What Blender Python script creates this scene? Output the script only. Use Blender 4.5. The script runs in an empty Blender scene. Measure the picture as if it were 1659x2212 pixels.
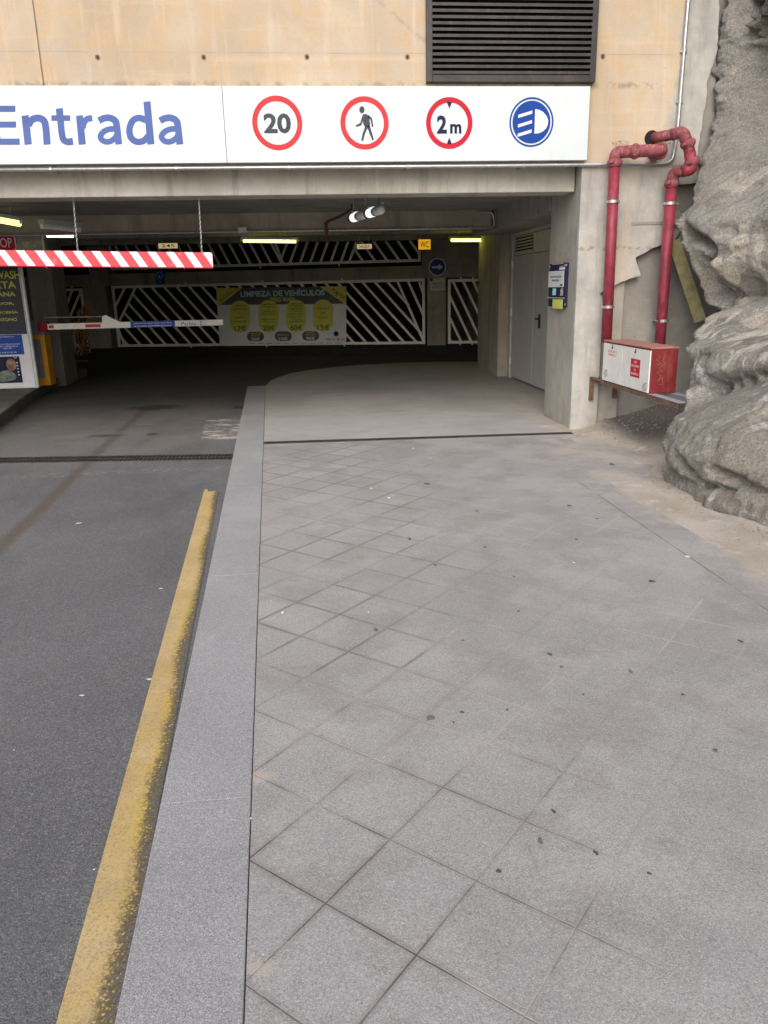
import bpy, bmesh, math, random
from mathutils import Vector, Matrix, noise
random.seed(7)
R = math.radians
sc = bpy.context.scene
COL = sc.collection
# ------------------------------------------------------------------ camera
H = 1.6
PIT, YAW, ROL = R(16.235), R(5.308), R(1.272)
fw = Vector((math.sin(YAW)*math.cos(PIT), math.cos(YAW)*math.cos(PIT), -math.sin(PIT)))
r0 = Vector((math.cos(YAW), -math.sin(YAW), 0)); u0 = r0.cross(fw)
rt = math.cos(ROL)*r0 - math.sin(ROL)*u0
up = math.cos(ROL)*u0 + math.sin(ROL)*r0
cd = bpy.data.cameras.new("camera"); cam = bpy.data.objects.new("camera", cd); COL.objects.link(cam)
cd.sensor_fit = 'HORIZONTAL'; cd.sensor_width = 36; cd.lens = 36; cd.clip_end = 500; cd.clip_start = .05
m = Matrix((rt, up, -fw)).transposed().to_4x4(); m.translation = (0, 0, H); cam.matrix_world = m
sc.camera = cam
# ------------------------------------------------------------------ world, sun, exposure
w = bpy.data.worlds.new("World"); sc.world = w; w.use_nodes = True
nt = w.node_tree; sky = nt.nodes.new('ShaderNodeTexSky'); sky.sky_type = 'NISHITA'; sky.sun_disc = False
SE, SR = R(39), R(195)
sky.sun_elevation = SE; sky.sun_rotation = SR; sky.air_density = 1.0; sky.dust_density = 4.0; sky.ozone_density = .6
nt.links.new(sky.outputs[0], nt.nodes['Background'].inputs[0]); nt.nodes['Background'].inputs[1].default_value = 0.15
sd = bpy.data.lights.new("sun", 'SUN'); so = bpy.data.objects.new("sun", sd); COL.objects.link(so)
sd.energy = 1.3; sd.angle = R(75); sd.color = (.965, .985, 1)
dirv = Vector((math.sin(SR)*math.cos(SE), math.cos(SR)*math.cos(SE), math.sin(SE)))   # towards the sun
so.rotation_euler = dirv.to_track_quat('Z', 'Y').to_euler(); so.location = (0, -5, 12)
sc.view_settings.view_transform = 'Standard'; sc.view_settings.look = 'None'
sc.view_settings.exposure = 0.40; sc.view_settings.gamma = 1.0
sc.render.engine = 'CYCLES'
sc.cycles.use_denoising = True
sc.cycles.max_bounces = 8; sc.cycles.diffuse_bounces = 5
sc.cycles.sample_clamp_indirect = 4

# ------------------------------------------------------------------ measuring: a reading on the photo -> a point on a known plane of the place
F = 1659.0
def ray(x, y): return fw + rt*((x-829.5)/F) - up*((y-1106)/F)
def onY(x, y, Y): d = ray(x, y); return d*(Y/d.y) + Vector((0, 0, H))
def onX(x, y, X): d = ray(x, y); return d*(X/d.x) + Vector((0, 0, H))
def onZ(x, y, Z=0.): d = ray(x, y); return d*((Z-H)/d.z) + Vector((0, 0, H))

# ------------------------------------------------------------------ node helper
class NT:
    def __init__(s, name):
        s.m = bpy.data.materials.new(name); s.m.use_nodes = True; s.t = s.m.node_tree
        s.b = s.t.nodes['Principled BSDF']; s.pos = s.n('NewGeometry').outputs['Position']
    def n(s, k, **kw):
        a = s.t.nodes.new('ShaderNode'+k)
        for i, v in kw.items(): setattr(a, i, v)
        return a
    def ln(s, a, b):
        if isinstance(a, (int, float)): b.default_value = a
        elif isinstance(a, tuple): b.default_value = a if len(a) == 4 or b.type == 'VECTOR' else (*a, 1)
        else: s.t.links.new(a, b)
    def math(s, op, a, b=0., c=None, clamp=False):
        n = s.n('Math', operation=op, use_clamp=clamp); s.ln(a, n.inputs[0]); s.ln(b, n.inputs[1])
        if c is not None: s.ln(c, n.inputs[2])
        return n.outputs[0]
    def noise(s, scale, det=4, rough=.55, vec=None, dist=0., off=None):
        n = s.n('TexNoise'); n.inputs['Scale'].default_value = scale; n.inputs['Detail'].default_value = det
        n.inputs['Roughness'].default_value = rough; n.inputs['Distortion'].default_value = dist
        s.ln(vec if vec is not None else s.pos, n.inputs['Vector']); return n.outputs[0]
    def grain(s, scale, vec=None):
        n = s.vor(scale, vec); q = s.n('SeparateColor'); s.ln(n.outputs['Color'], q.inputs[0]); return q.outputs[0]
    def scaled(s, sx, sy, sz, off=(0, 0, 0), rot=(0, 0, 0), vec=None):
        n = s.n('Mapping'); n.inputs['Scale'].default_value = (sx, sy, sz); n.inputs['Location'].default_value = off
        n.inputs['Rotation'].default_value = rot
        s.ln(vec if vec is not None else s.pos, n.inputs['Vector']); return n.outputs[0]
    def vor(s, scale, vec=None, feature='F1', rnd=1.):
        n = s.n('TexVoronoi', feature=feature); n.inputs['Scale'].default_value = scale; n.inputs['Randomness'].default_value = rnd
        s.ln(vec if vec is not None else s.pos, n.inputs['Vector']); return n
    def rng(s, v, a, b, c=0., d=1., smooth=True):
        n = s.n('MapRange'); n.interpolation_type = 'SMOOTHSTEP' if smooth else 'LINEAR'; s.ln(v, n.inputs[0])
        for i, q in zip((1, 2, 3, 4), (a, b, c, d)): s.ln(q, n.inputs[i])
        return n.outputs[0]
    def mix(s, f, a, b, mode='MIX'):
        n = s.n('Mix', data_type='RGBA', blend_type=mode); n.clamp_factor = True
        s.ln(f, n.inputs[0]); s.ln(a, n.inputs[6]); s.ln(b, n.inputs[7]); return n.outputs[2]
    def sep(s, v=None):
        n = s.n('SeparateXYZ'); s.ln(v if v is not None else s.pos, n.inputs[0]); return n.outputs
    def fin(s, col, rough=.8, bump=None, bs=.3, bd=.01, metal=0., alpha=None, spec=None):
        s.ln(col, s.b.inputs['Base Color']); s.ln(rough, s.b.inputs['Roughness']); s.ln(metal, s.b.inputs['Metallic'])
        if spec is not None: s.b.inputs['Specular IOR Level'].default_value = spec
        if bump is not None:
            n = s.n('Bump'); n.inputs['Strength'].default_value = bs; n.inputs['Distance'].default_value = bd
            s.ln(bump, n.inputs['Height']); s.ln(n.outputs[0], s.b.inputs['Normal'])
        if alpha is not None: s.ln(alpha, s.b.inputs['Alpha'])
        return s.m

def plain(name, col, rough=.6, metal=0., var=.12, scale=6., bs=.1, dirt=None, spec=None):
    if spec is None and ('vinyl' in name or 'print' in name or 'poster' in name): spec = .12
    k = NT(name); n = k.noise(scale, 5, .6)
    c = k.mix(k.rng(n, .3, .7), tuple(x*(1-var) for x in col), tuple(min(1, x*(1+var)) for x in col))
    if dirt: c = k.mix(k.math('MULTIPLY', k.rng(k.noise(scale*2.3, 6, .7, k.scaled(1, 1, .35)), .52, .72), dirt[3]), c, dirt[:3])
    return k.fin(c, k.rng(k.noise(scale*3, 3), .3, .7, rough*.85, min(1, rough*1.15)), k.noise(scale*12, 3), bs, .003, metal, spec=spec)

def emis(name, col, st):
    k = NT(name); k.b.inputs['Emission Color'].default_value = (*col, 1); k.b.inputs['Emission Strength'].default_value = st
    return k.fin(col, .4)

def concrete(name, a, b, streak=.5, speck=.25, bump=.35, pits=True, stain=(.09, .08, .065), holes=None):
    k = NT(name)
    big = k.noise(.9, 5, .6, dist=.5); mid = k.noise(5, 6, .65); fine = k.noise(70, 4, .7)
    c = k.mix(k.rng(big, .32, .68), a, b)
    c = k.mix(k.math('MULTIPLY', k.rng(mid, .42, .7), .3), c, tuple(x*.72 for x in a))
    c = k.mix(k.math('MULTIPLY', k.rng(fine, .45, .75), speck), c, tuple(x*.55 for x in b))
    st = k.noise(3.2, 6, .7, k.scaled(1.6, 1.6, .13))
    c = k.mix(k.math('MULTIPLY', k.rng(st, .5, .72), streak), c, stain)
    st2 = k.noise(6, 5, .7, k.scaled(2, 2, .1, off=(5, 3, 1)))
    c = k.mix(k.math('MULTIPLY', k.rng(st2, .58, .75), streak*.7), c, tuple(min(.8, x*1.3) for x in b))
    h = k.math('ADD', k.math('MULTIPLY', mid, .6), k.math('MULTIPLY', fine, .5))
    if pits:
        v = k.vor(16).outputs[0]; sel = k.rng(k.noise(3, 2), .5, .6)
        p = k.math('MULTIPLY', k.rng(v, .045, .10, 1, 0), sel)
        c = k.mix(k.math('MULTIPLY', p, .75), c, (.05, .045, .04)); h = k.math('SUBTRACT', h, p)
    return k.fin(c, k.rng(mid, .3, .7, .75, .95), h, bump, .008, spec=.3)

M = {}
GA, GB = 0.4, 6.56   # edge of the dark rough rock, upper right, with painted overhang shade
M['conc'] = concrete('weathered_concrete', (.335, .315, .28), (.46, .44, .40), .35)
M['conc_light'] = concrete('pale_beam_concrete', (.40, .38, .34), (.54, .52, .475), .45)
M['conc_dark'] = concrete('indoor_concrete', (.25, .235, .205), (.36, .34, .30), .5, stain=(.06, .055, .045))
M['conc_brown'] = concrete('brownish_concrete', (.33, .29, .235), (.43, .385, .32), .4)
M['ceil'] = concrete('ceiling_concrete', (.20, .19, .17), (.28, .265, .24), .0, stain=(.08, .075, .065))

def tan_wall():
    k = NT('tan_stained_concrete'); x, y, z = k.sep()
    big = k.noise(.8, 5, .55, dist=.6); mid = k.noise(4.5, 6, .65); fine = k.noise(80, 4, .7)
    c = k.mix(k.rng(big, .3, .7), (.43, .345, .25), (.55, .465, .36))
    c = k.mix(k.math('MULTIPLY', k.rng(mid, .44, .60), .5), c, (.53, .37, .215))
    c = k.mix(k.math('MULTIPLY', k.rng(k.noise(1.7, 6, .62, k.scaled(1, 1, 1, off=(7, 0, 3))), .50, .64), .45), c, (.44, .39, .325))
    st = k.noise(3.5, 6, .7, k.scaled(2, 2, .15)); c = k.mix(k.math('MULTIPLY', k.rng(st, .5, .7), .4), c, (.66, .58, .47))
    st = k.noise(2.2, 4, .6, k.scaled(.25, 1, 3)); c = k.mix(k.math('MULTIPLY', k.rng(st, .55, .72), .3), c, (.64, .52, .38))
    # horizontal pour line with a grey bloom round it
    for zz, xa in ((3.80, -2.36), (5.1, -9)):
        d = k.math('ABSOLUTE', k.math('SUBTRACT', z, k.math('ADD', zz, k.math('MULTIPLY', k.noise(2, 3), .012))))
        c = k.mix(k.math('MULTIPLY', k.rng(d, .0, .05, 1, 0), .3), c, (.42, .37, .31))
        c = k.mix(k.math('MULTIPLY', k.rng(d, .001, .005, 1, 0), k.rng(k.noise(3), .35, .6, .05, .5)), c, (.25, .2, .15))
    # grime that runs along the top edge of the sign
    d = k.math('ABSOLUTE', k.math('SUBTRACT', z, 3.53)); c = k.mix(k.math('MULTIPLY', k.rng(d, 0, .05, 1, 0), k.rng(k.noise(7, 5, .7), .45, .62, 0, .6)), c, (.2, .17, .13))
    # diagonal soot line near the louvre
    dg = k.math('ABSOLUTE', k.math('ADD', k.math('ADD', z, k.math('MULTIPLY', x, .78)), k.math('MULTIPLY', k.noise(5), -.1), None))
    dg = k.math('ABSOLUTE', k.math('SUBTRACT', dg, 4.86))
    c = k.mix(k.math('MULTIPLY', k.math('MULTIPLY', k.rng(dg, .0, .04, 1, 0), k.rng(x, .3, .75)), k.rng(k.noise(9, 4, .7), .35, .6, 0, .45)), c, (.25, .21, .18))
    # below the sign and beyond the conduit the tan wash gives way to grey
    nz = k.math('MULTIPLY', k.math('SUBTRACT', k.noise(3, 6, .7), .5), .35)
    gx = k.rng(k.math('ADD', x, k.math('ADD', nz, k.math('MULTIPLY', z, -.06))), 3.60, 3.72)
    gz = k.rng(k.math('ADD', z, nz), 2.86, 2.70)
    strk = k.math('MULTIPLY', k.math('MULTIPLY', k.rng(x, 3.32, 3.38), k.rng(x, 3.58, 3.50)), k.rng(k.noise(9, 6, .7, k.scaled(5, 1, .10)), .46, .58))
    gz = k.math('MULTIPLY', gz, k.math('SUBTRACT', 1, k.math('MULTIPLY', strk, .8)))
    g = k.math('MAXIMUM', gx, gz)
    grey = k.mix(k.rng(k.noise(2.5, 6, .65), .35, .68), (.34, .335, .315), (.48, .475, .45))
    rs = k.math('MULTIPLY', k.rng(k.math('ABSOLUTE', k.math('SUBTRACT', z, k.math('ADD', 1.93, k.math('MULTIPLY', k.noise(6), .06)))), 0, .035, 1, 0), k.rng(k.noise(14, 5, .8), .48, .56))
    grey = k.mix(k.math('MULTIPLY', k.rng(k.noise(5, 6, .7, k.scaled(2, 2, .2)), .5, .7), .5), grey, (.24, .22, .18))
    grey = k.mix(k.math('MULTIPLY', rs, .7), grey, (.23, .13, .09))
    c = k.mix(g, c, grey)
    c = k.mix(k.math('MULTIPLY', k.rng(fine, .5, .75), .22), c, (.2, .16, .12))
    v = k.vor(9).outputs[0]; p = k.math('MULTIPLY', k.rng(v, .02, .045, 1, 0), k.rng(k.noise(2.2, 2), .55, .62))
    v2 = k.vor(23).outputs[0]; p = k.math('MAXIMUM', p, k.math('MULTIPLY', k.rng(v2, .04, .08, 1, 0), k.rng(k.noise(3.3, 2), .64, .70)))
    c = k.mix(k.math('MULTIPLY', p, .8), c, (.09, .06, .04))
    h = k.math('SUBTRACT', k.math('ADD', k.math('MULTIPLY', mid, .5), k.math('MULTIPLY', fine, .4)), p)
    return k.fin(c, .88, h, .3, .008, spec=.3)
M['tan'] = tan_wall()

def rock_mat(name, kind=0):
    k = NT(name); x, y, z = k.sep()
    big = k.noise(1.1, 6, .6, dist=1.); mid = k.noise(6, 7, .7, dist=.4); fine = k.noise(60, 6, .75); gr = k.noise(170, 3, .7)
    c = k.mix(k.rng(big, .35, .65), (.235, .228, .208), (.36, .35, .33))
    c = k.mix(k.math('MULTIPLY', k.rng(mid, .45, .68), .6), c, (.40, .375, .33))
    if kind == 0:
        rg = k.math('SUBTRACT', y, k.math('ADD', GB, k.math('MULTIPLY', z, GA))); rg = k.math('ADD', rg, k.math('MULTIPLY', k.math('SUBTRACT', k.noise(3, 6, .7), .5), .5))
        dkr = k.math('MULTIPLY', k.rng(rg, .1, -.1), k.rng(z, 2.55, 2.9)); c = k.mix(k.math('MULTIPLY', dkr, .9), c, (.085, .078, .066))  # dark rough rock, with the overhang's shade put into its colour
        low = k.rng(k.math('ADD', z, k.math('MULTIPLY', big, .5)), 1.1, .7)
        c = k.mix(k.math('MULTIPLY', low, .5), c, (.36, .325, .27))
        pale = k.rng(k.math('ADD', k.noise(1.7, 5, .62, dist=1.2), k.math('MULTIPLY', k.math('ABSOLUTE', k.math('SUBTRACT', z, 1.5)), -.09)), .49, .56)
        c = k.mix(k.math('MULTIPLY', pale, .8), c, (.56, .51, .44))
        wh = k.math('MULTIPLY', k.rng(k.noise(3.1, 6, .68, dist=.8), .56, .62), k.rng(z, 2.2, 1.7)); c = k.mix(k.math('MULTIPLY', wh, .8), c, (.66, .65, .62))
    dk = k.rng(k.noise(8, 6, .75, k.scaled(1, 1, .6), dist=1.), .57, .70); c = k.mix(k.math('MULTIPLY', dk, .55), c, (.13, .12, .10))
    gg = k.grain(75); c = k.mix(k.rng(gg, 0, .4, .42, 0, False), c, (.12, .11, .095)); c = k.mix(k.rng(gg, .75, 1, 0, .3, False), c, (.50, .48, .45))
    if kind == 0:
        sv = k.n('Mapping'); sv.inputs['Rotation'].default_value = (R(-45), 0, 0); sv.inputs['Scale'].default_value = (1, 3.2, .8); k.ln(k.pos, sv.inputs['Vector'])
        ps = k.math('MULTIPLY', k.rng(k.noise(1.9, 7, .68, sv.outputs[0], dist=.6), .50, .60), k.math('MULTIPLY', k.rng(z, .75, 1.0), k.rng(z, 2.3, 1.7))); c = k.mix(k.math('MULTIPLY', ps, .85), c, (.66, .62, .54))
        ds_ = k.rng(k.noise(2.4, 7, .7, sv.outputs[0], dist=.8), .56, .66); c = k.mix(k.math('MULTIPLY', ds_, .45), c, (.15, .135, .115))
    sp = k.rng(k.vor(95).outputs[0], .1, .3, 1, 0); c = k.mix(k.math('MULTIPLY', sp, k.rng(k.noise(30), .5, .6, 0, .55)), c, (.6, .57, .5))
    c = k.mix(k.math('MULTIPLY', k.rng(fine, .48, .60), .35), c, (.10, .09, .075))
    c = k.mix(k.math('MULTIPLY', k.rng(k.noise(45, 5, .75, k.scaled(1, 1, 1, off=(3, 7, 1))), .52, .64), .32), c, (.55, .53, .48))
    c = k.mix(k.math('MULTIPLY', k.rng(gr, .46, .6), .5), c, (.11, .10, .085))
    h = k.math('ADD', k.math('MULTIPLY', k.noise(14, 7, .75), 1.), k.math('MULTIPLY', fine, .5))
    return k.fin(c, .95, h, 1., .03, spec=.2)
M['rock'] = rock_mat('shotcrete_rock'); M['shot'] = concrete('sprayed_concrete', (.25, .242, .222), (.36, .35, .325), .3, speck=.5, bump=1., stain=(.17, .155, .13))

def asphalt():
    k = NT('asphalt'); x, y, z = k.sep()
    big = k.noise(.7, 5, .6); fine = k.noise(110, 3, .7); v = k.vor(160)
    c = k.mix(k.rng(big, .3, .7), (.108, .110, .116), (.145, .147, .152))
    c = k.mix(k.math('MULTIPLY', k.rng(k.noise(4, 5, .7), .5, .7), .35), c, (.15, .148, .145))
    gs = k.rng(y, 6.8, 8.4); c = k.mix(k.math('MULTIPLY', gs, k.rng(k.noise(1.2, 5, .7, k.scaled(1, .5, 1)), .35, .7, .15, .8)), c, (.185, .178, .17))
    c = k.mix(k.math('MULTIPLY', k.rng(k.math('ADD', y, k.math('MULTIPLY', big, 1.5)), 11.3, 14.3), .85), c, (.030, .030, .032))   # the asphalt darkens to near black further into the hall
    sp = k.rng(v.outputs[0], .15, .45, 1, 0); lit = k.rng(k.noise(55, 3), .5, .62)
    c = k.mix(k.math('MULTIPLY', k.math('MULTIPLY', sp, lit), .55), c, (.34, .335, .33))
    gg = k.grain(210); c = k.mix(k.rng(gg, .0, .35, .55, 0, False), c, (.035, .035, .038)); c = k.mix(k.rng(gg, .80, 1., 0, .55, False), c, (.30, .30, .30)); c = k.mix(k.math('MULTIPLY', k.rng(k.noise(1.1, 6, .7, k.scaled(1, .4, 1)), .46, .62), .3), c, (.06, .062, .066))
    wl = k.math('MULTIPLY', k.rng(k.math('ABSOLUTE', k.math('SUBTRACT', y, k.math('ADD', 7.45, k.math('MULTIPLY', k.noise(2), .1)))), .0, .16, 1, 0), k.rng(k.noise(26, 4, .75), .50, .60, 0, .28))
    c = k.mix(wl, c, (.42, .41, .39))
    wl = k.math('MULTIPLY', k.rng(k.math('ABSOLUTE', k.math('SUBTRACT', y, 10.35)), .0, .03, 1, 0), k.rng(k.noise(3, 4, .75), .50, .60, 0, .6))
    c = k.mix(wl, c, (.42, .41, .39))
    # brown trail dragged down the lane
    tx = k.math('ADD', k.math('MULTIPLY', y, -.0475), -1.925); wob = k.math('MULTIPLY', k.math('SUBTRACT', k.noise(1.5, 4), .5), .08)
    d = k.math('ABSOLUTE', k.math('ADD', k.math('SUBTRACT', x, tx), wob))
    t = k.math('MULTIPLY', k.rng(d, .015, .095, 1, 0), k.math('MULTIPLY', k.rng(k.noise(16, 5, .7), .25, .6, .5, 1.), k.rng(y, 15.4, 14.)))
    c = k.mix(k.math('MULTIPLY', t, .75), c, (.10, .075, .055))
    # oil patches near the barrier
    for ox, oy, rx, ry in ((-2.35, 11.9, .55, .35), (-.98, 11.6, .22, .25), (-2.5, 9.6, .3, .14), (-1.95, 9.55, .1, .12)):
        e = k.math('ADD', k.math('POWER', k.math('DIVIDE', k.math('SUBTRACT', x, ox), rx), 2), k.math('POWER', k.math('DIVIDE', k.math('SUBTRACT', y, oy), ry), 2))
        e = k.math('ADD', e, k.math('MULTIPLY', k.math('SUBTRACT', k.noise(7, 5, .7), .5), 2.2))
        c = k.mix(k.rng(e, .9, .2, 0, .8), c, (.03, .028, .026))
    ds = k.math('MULTIPLY', k.rng(k.noise(.9, 3), .5, .62), k.rng(k.math('ABSOLUTE', k.math('SUBTRACT', y, 9.2)), 0, 1.3, 1, 0))
    c = k.mix(k.math('MULTIPLY', ds, .35), c, (.24, .21, .17))
    h = k.math('ADD', fine, k.math('MULTIPLY', sp, .5))
    return k.fin(c, k.rng(big, .3, .7, .75, .9), h, .6, .006, spec=.35)
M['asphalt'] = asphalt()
M['island'] = concrete('grimy_island_concrete', (.13, .122, .105), (.20, .19, .165), .4, stain=(.04, .035, .03))

def paving():
    k = NT('grey_paving'); S = .3; A = R(41.5)
    ca, sa = math.cos(A), math.sin(A); x, y, z = k.sep()
    px = k.math('SUBTRACT', x, -.063); py = k.math('SUBTRACT', y, 2.565)
    u = k.math('DIVIDE', k.math('SUBTRACT', k.math('MULTIPLY', px, ca), k.math('MULTIPLY', py, sa)), S*.985)
    v = k.math('DIVIDE', k.math('ADD', k.math('MULTIPLY', px, sa), k.math('MULTIPLY', py, ca)), S*1.015)
    wob = k.math('MULTIPLY', k.math('SUBTRACT', k.noise(1.3, 2), .5), .06)
    u = k.math('ADD', u, wob)
    def jd(t):
        f = k.math('FRACT', t); return k.math('MINIMUM', f, k.math('SUBTRACT', 1, f))
    du, dv = jd(u), jd(v); d = k.math('MINIMUM', du, dv)
    cb = k.n('CombineXYZ'); k.ln(k.math('FLOOR', u), cb.inputs[0]); k.ln(k.math('FLOOR', v), cb.inputs[1])
    wn = k.n('TexWhiteNoise', noise_dimensions='3D'); k.ln(cb.outputs[0], wn.inputs[0]); tile = wn.outputs[0]
    big = k.noise(.55, 5, .6, dist=.4); fine = k.noise(120, 4, .75); sp = k.vor(210).outputs[0]
    c = k.mix(k.rng(big, .3, .7), (.262, .260, .260), (.322, .318, .315))
    c = k.mix(k.rng(tile, 0, 1, 0, .3, False), c, (.365, .362, .366))
    c = k.mix(k.rng(tile, .75, 1, 0, .25), c, (.21, .205, .2))
    c = k.mix(k.math('MULTIPLY', k.rng(k.noise(1.8, 6, .65), .46, .62), .4), c, (.39, .385, .38))
    c = k.mix(k.math('MULTIPLY', k.rng(k.noise(2.3, 5, .65, k.scaled(1, 1, 1, off=(4, 2, 0))), .48, .62), .38), c, (.2, .19, .18))
    g1 = k.grain(330); g2 = k.grain(150); fadeg = k.rng(y, 2., 6., 1., .55)
    c = k.mix(k.math('MULTIPLY', k.rng(g1, .0, .4, .50, 0, False), fadeg), c, (.10, .10, .10)); c = k.mix(k.math('MULTIPLY', k.rng(g1, .72, 1., 0, .5, False), fadeg), c, (.52, .52, .51))
    c = k.mix(k.rng(g2, .9, 1., 0, .35, False), c, (.15, .145, .14))
    # joints: dark near the kerb, hardly visible elsewhere, dusty in places
    vis = k.rng(k.noise(1.0, 4, .7), .40, .58, .22, 1.)
    near = k.rng(k.math('SUBTRACT', k.math('MULTIPLY', x, 1), k.math('MULTIPLY', y, .06)), .25, .95, 1., .13)
    vis = k.math('MULTIPLY', vis, near); wj = k.math('MULTIPLY', k.noise(5, 3), .012)
    j = k.rng(d, .001, k.math('ADD', wj, .006), 1, 0); jb = k.rng(d, .0, .07, 1, 0)
    c = k.mix(k.math('MULTIPLY', jb, k.math('MULTIPLY', vis, .5)), c, (.15, .14, .125))
    c = k.mix(k.math('MULTIPLY', k.math('MULTIPLY', j, vis), k.rng(y, 2., 5., .78, .5)), c, (.065, .058, .05))
    bl = k.math('ABSOLUTE', k.math('SUBTRACT', x, k.math('SUBTRACT', 2.28, k.math('MULTIPLY', y, .01)))); c = k.mix(k.math('MULTIPLY', k.rng(bl, .002, .007, 1, 0), k.math('MULTIPLY', k.rng(y, 6.1, 6.0), k.rng(k.noise(1.5, 3), .4, .5, .2, .8))), c, (.09, .08, .07))
    c = k.mix(k.math('MULTIPLY', k.rng(d, 0, .035, 1, 0), k.rng(k.noise(.9, 4, .7, k.scaled(1, 1, 1, off=(9, 1, 0))), .53, .62, 0, .45)), c, (.46, .44, .40))
    # sand blown against the kerb and the rock
    sk = k.rng(k.math('SUBTRACT', x, 2.22), 0, .3); c = k.mix(k.math('MULTIPLY', sk, k.rng(k.noise(2, 6, .75), .45, .6, 0, .5)), c, (.46, .40, .33))
    for ox, oy, rr in ((-.24, 2.31, .075), (-.19, 1.53, .05), (-.15, 1.10, .05)):
        e = k.math('SQRT', k.math('ADD', k.math('POWER', k.math('SUBTRACT', x, ox), 2), k.math('POWER', k.math('MULTIPLY', k.math('SUBTRACT', y, oy), 1.6), 2)))
        e = k.math('ADD', e, k.math('MULTIPLY', k.math('SUBTRACT', k.noise(40, 5, .8), .5), .14))
        c = k.mix(k.rng(e, rr, rr*.35, 0, .6), c, (.45, .38, .31))
    h = k.math('SUBTRACT', k.math('MULTIPLY', fine, .6), k.math('MULTIPLY', k.math('MULTIPLY', j, vis), 1.5))
    return k.fin(c, k.rng(big, .3, .7, .62, .8), h, .45, .005, spec=.4)
M['paving'] = paving()

def apron_mat():
    k = NT('smooth_screed'); big = k.noise(.7, 6, .6, dist=.8); fine = k.noise(90, 4, .7); x, y, z = k.sep()
    c = k.mix(k.rng(big, .3, .7), (.335, .33, .325), (.42, .415, .405))
    c = k.mix(k.math('MULTIPLY', k.rng(k.noise(2.2, 6, .7, k.scaled(1, 1.4, 1)), .48, .7), .4), c, (.26, .25, .24))
    gg = k.grain(120); c = k.mix(k.rng(gg, 0, .4, .3, 0, False), c, (.2, .195, .19))
    c = k.mix(k.math('MULTIPLY', k.rng(x, 2.2, 3.0), k.rng(k.noise(4, 5), .4, .6, 0, .5)), c, (.45, .40, .34))
    return k.fin(c, .75, fine, .25, .004, spec=.35)
M['apron'] = apron_mat()
def kerb_mat():
    k = NT('granite_kerb'); f = k.noise(130, 4, .75); big = k.noise(1.2, 5, .6)
    c = k.mix(k.rng(big, .3, .7), (.270, .272, .282), (.325, .327, .335)); y_ = k.sep()[1]; fg = k.rng(y_, 2., 7., 1., .5)
    g1 = k.grain(430); c = k.mix(k.math('MULTIPLY', k.rng(g1, .0, .45, .62, 0, False), fg), c, (.09, .09, .095)); c = k.mix(k.math('MULTIPLY', k.rng(g1, .65, 1., 0, .55, False), fg), c, (.58, .59, .60))
    c = k.mix(k.math('MULTIPLY', k.rng(k.noise(7, 5, .7), .55, .72), .3), c, (.17, .17, .17))
    return k.fin(c, .75, f, .6, .005, spec=.35)
M['kerb'] = kerb_mat()
def dirt_mat():
    k = NT('sandy_dirt'); f = k.noise(90, 5, .75); big = k.noise(1.6, 6, .65); x, y, z = k.sep()
    c = k.mix(k.rng(big, .35, .65), (.40, .355, .30), (.50, .465, .42))
    c = k.mix(k.rng(k.noise(4.5, 6, .7), .55, .66, 0, .6), c, (.60, .57, .52))
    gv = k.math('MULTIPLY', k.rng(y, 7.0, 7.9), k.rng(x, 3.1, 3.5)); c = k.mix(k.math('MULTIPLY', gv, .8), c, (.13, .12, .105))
    c = k.mix(k.math('MULTIPLY', k.rng(f, .48, .7), .5), c, (.17, .14, .11))
    c = k.mix(k.math('MULTIPLY', k.rng(k.vor(70).outputs[0], .1, .3, 1, 0), k.rng(k.noise(20), .5, .6, 0, .7)), c, (.55, .52, .48))
    return k.fin(c, .95, k.math('ADD', f, k.noise(30, 5, .7)), .8, .012, spec=.2)
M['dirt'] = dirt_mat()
def yline():
    k = NT('worn_yellow_paint'); oc = k.n('TexCoord').outputs['Object']; x, y, z = k.sep(oc)
    f = k.noise(60, 5, .75); big = k.noise(2.2, 5, .65)
    c = k.mix(k.rng(big, .35, .65), (.44, .315, .12), (.52, .39, .19))
    c = k.mix(k.math('MULTIPLY', k.rng(k.noise(8, 5, .7), .45, .65), .5), c, (.40, .31, .19))
    c = k.mix(k.math('MULTIPLY', k.rng(k.noise(120, 3, .7), .5, .68), .55), c, (.16, .12, .06))
    nz = k.math('MULTIPLY', k.math('SUBTRACT', k.noise(40, 8, .9), .5), .10)
    lowf = k.math('MULTIPLY', k.math('SUBTRACT', k.noise(1.6, 3, .5), .5), .12)
    e = k.math('ADD', k.math('ADD', x, nz), lowf)
    gone = k.rng(k.math('ADD', e, k.math('MULTIPLY', k.math('SUBTRACT', k.grain(140), .5), .035)), .118, .126); edge = k.math('MULTIPLY', k.rng(e, .07, .12), k.rng(k.math('ADD', k.grain(170), k.math('MULTIPLY', k.rng(e, .07, .12), .5)), .55, .75))
    c = k.mix(k.math('MULTIPLY', k.rng(e, .05, .09), k.rng(k.noise(3, 3), .4, .6, 0, .7)), c, (.50, .36, .07))
    c = k.mix(k.rng(k.grain(200), 0, .3, .35, 0, False), c, (.22, .17, .09))
    c = k.mix(edge, c, (.12, .09, .035)); c = k.mix(gone, c, k.mix(k.grain(260), (.06, .052, .04), (.15, .14, .12)))
    return k.fin(c, .8, f, .5, .006)
M['yline'] = yline()
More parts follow.
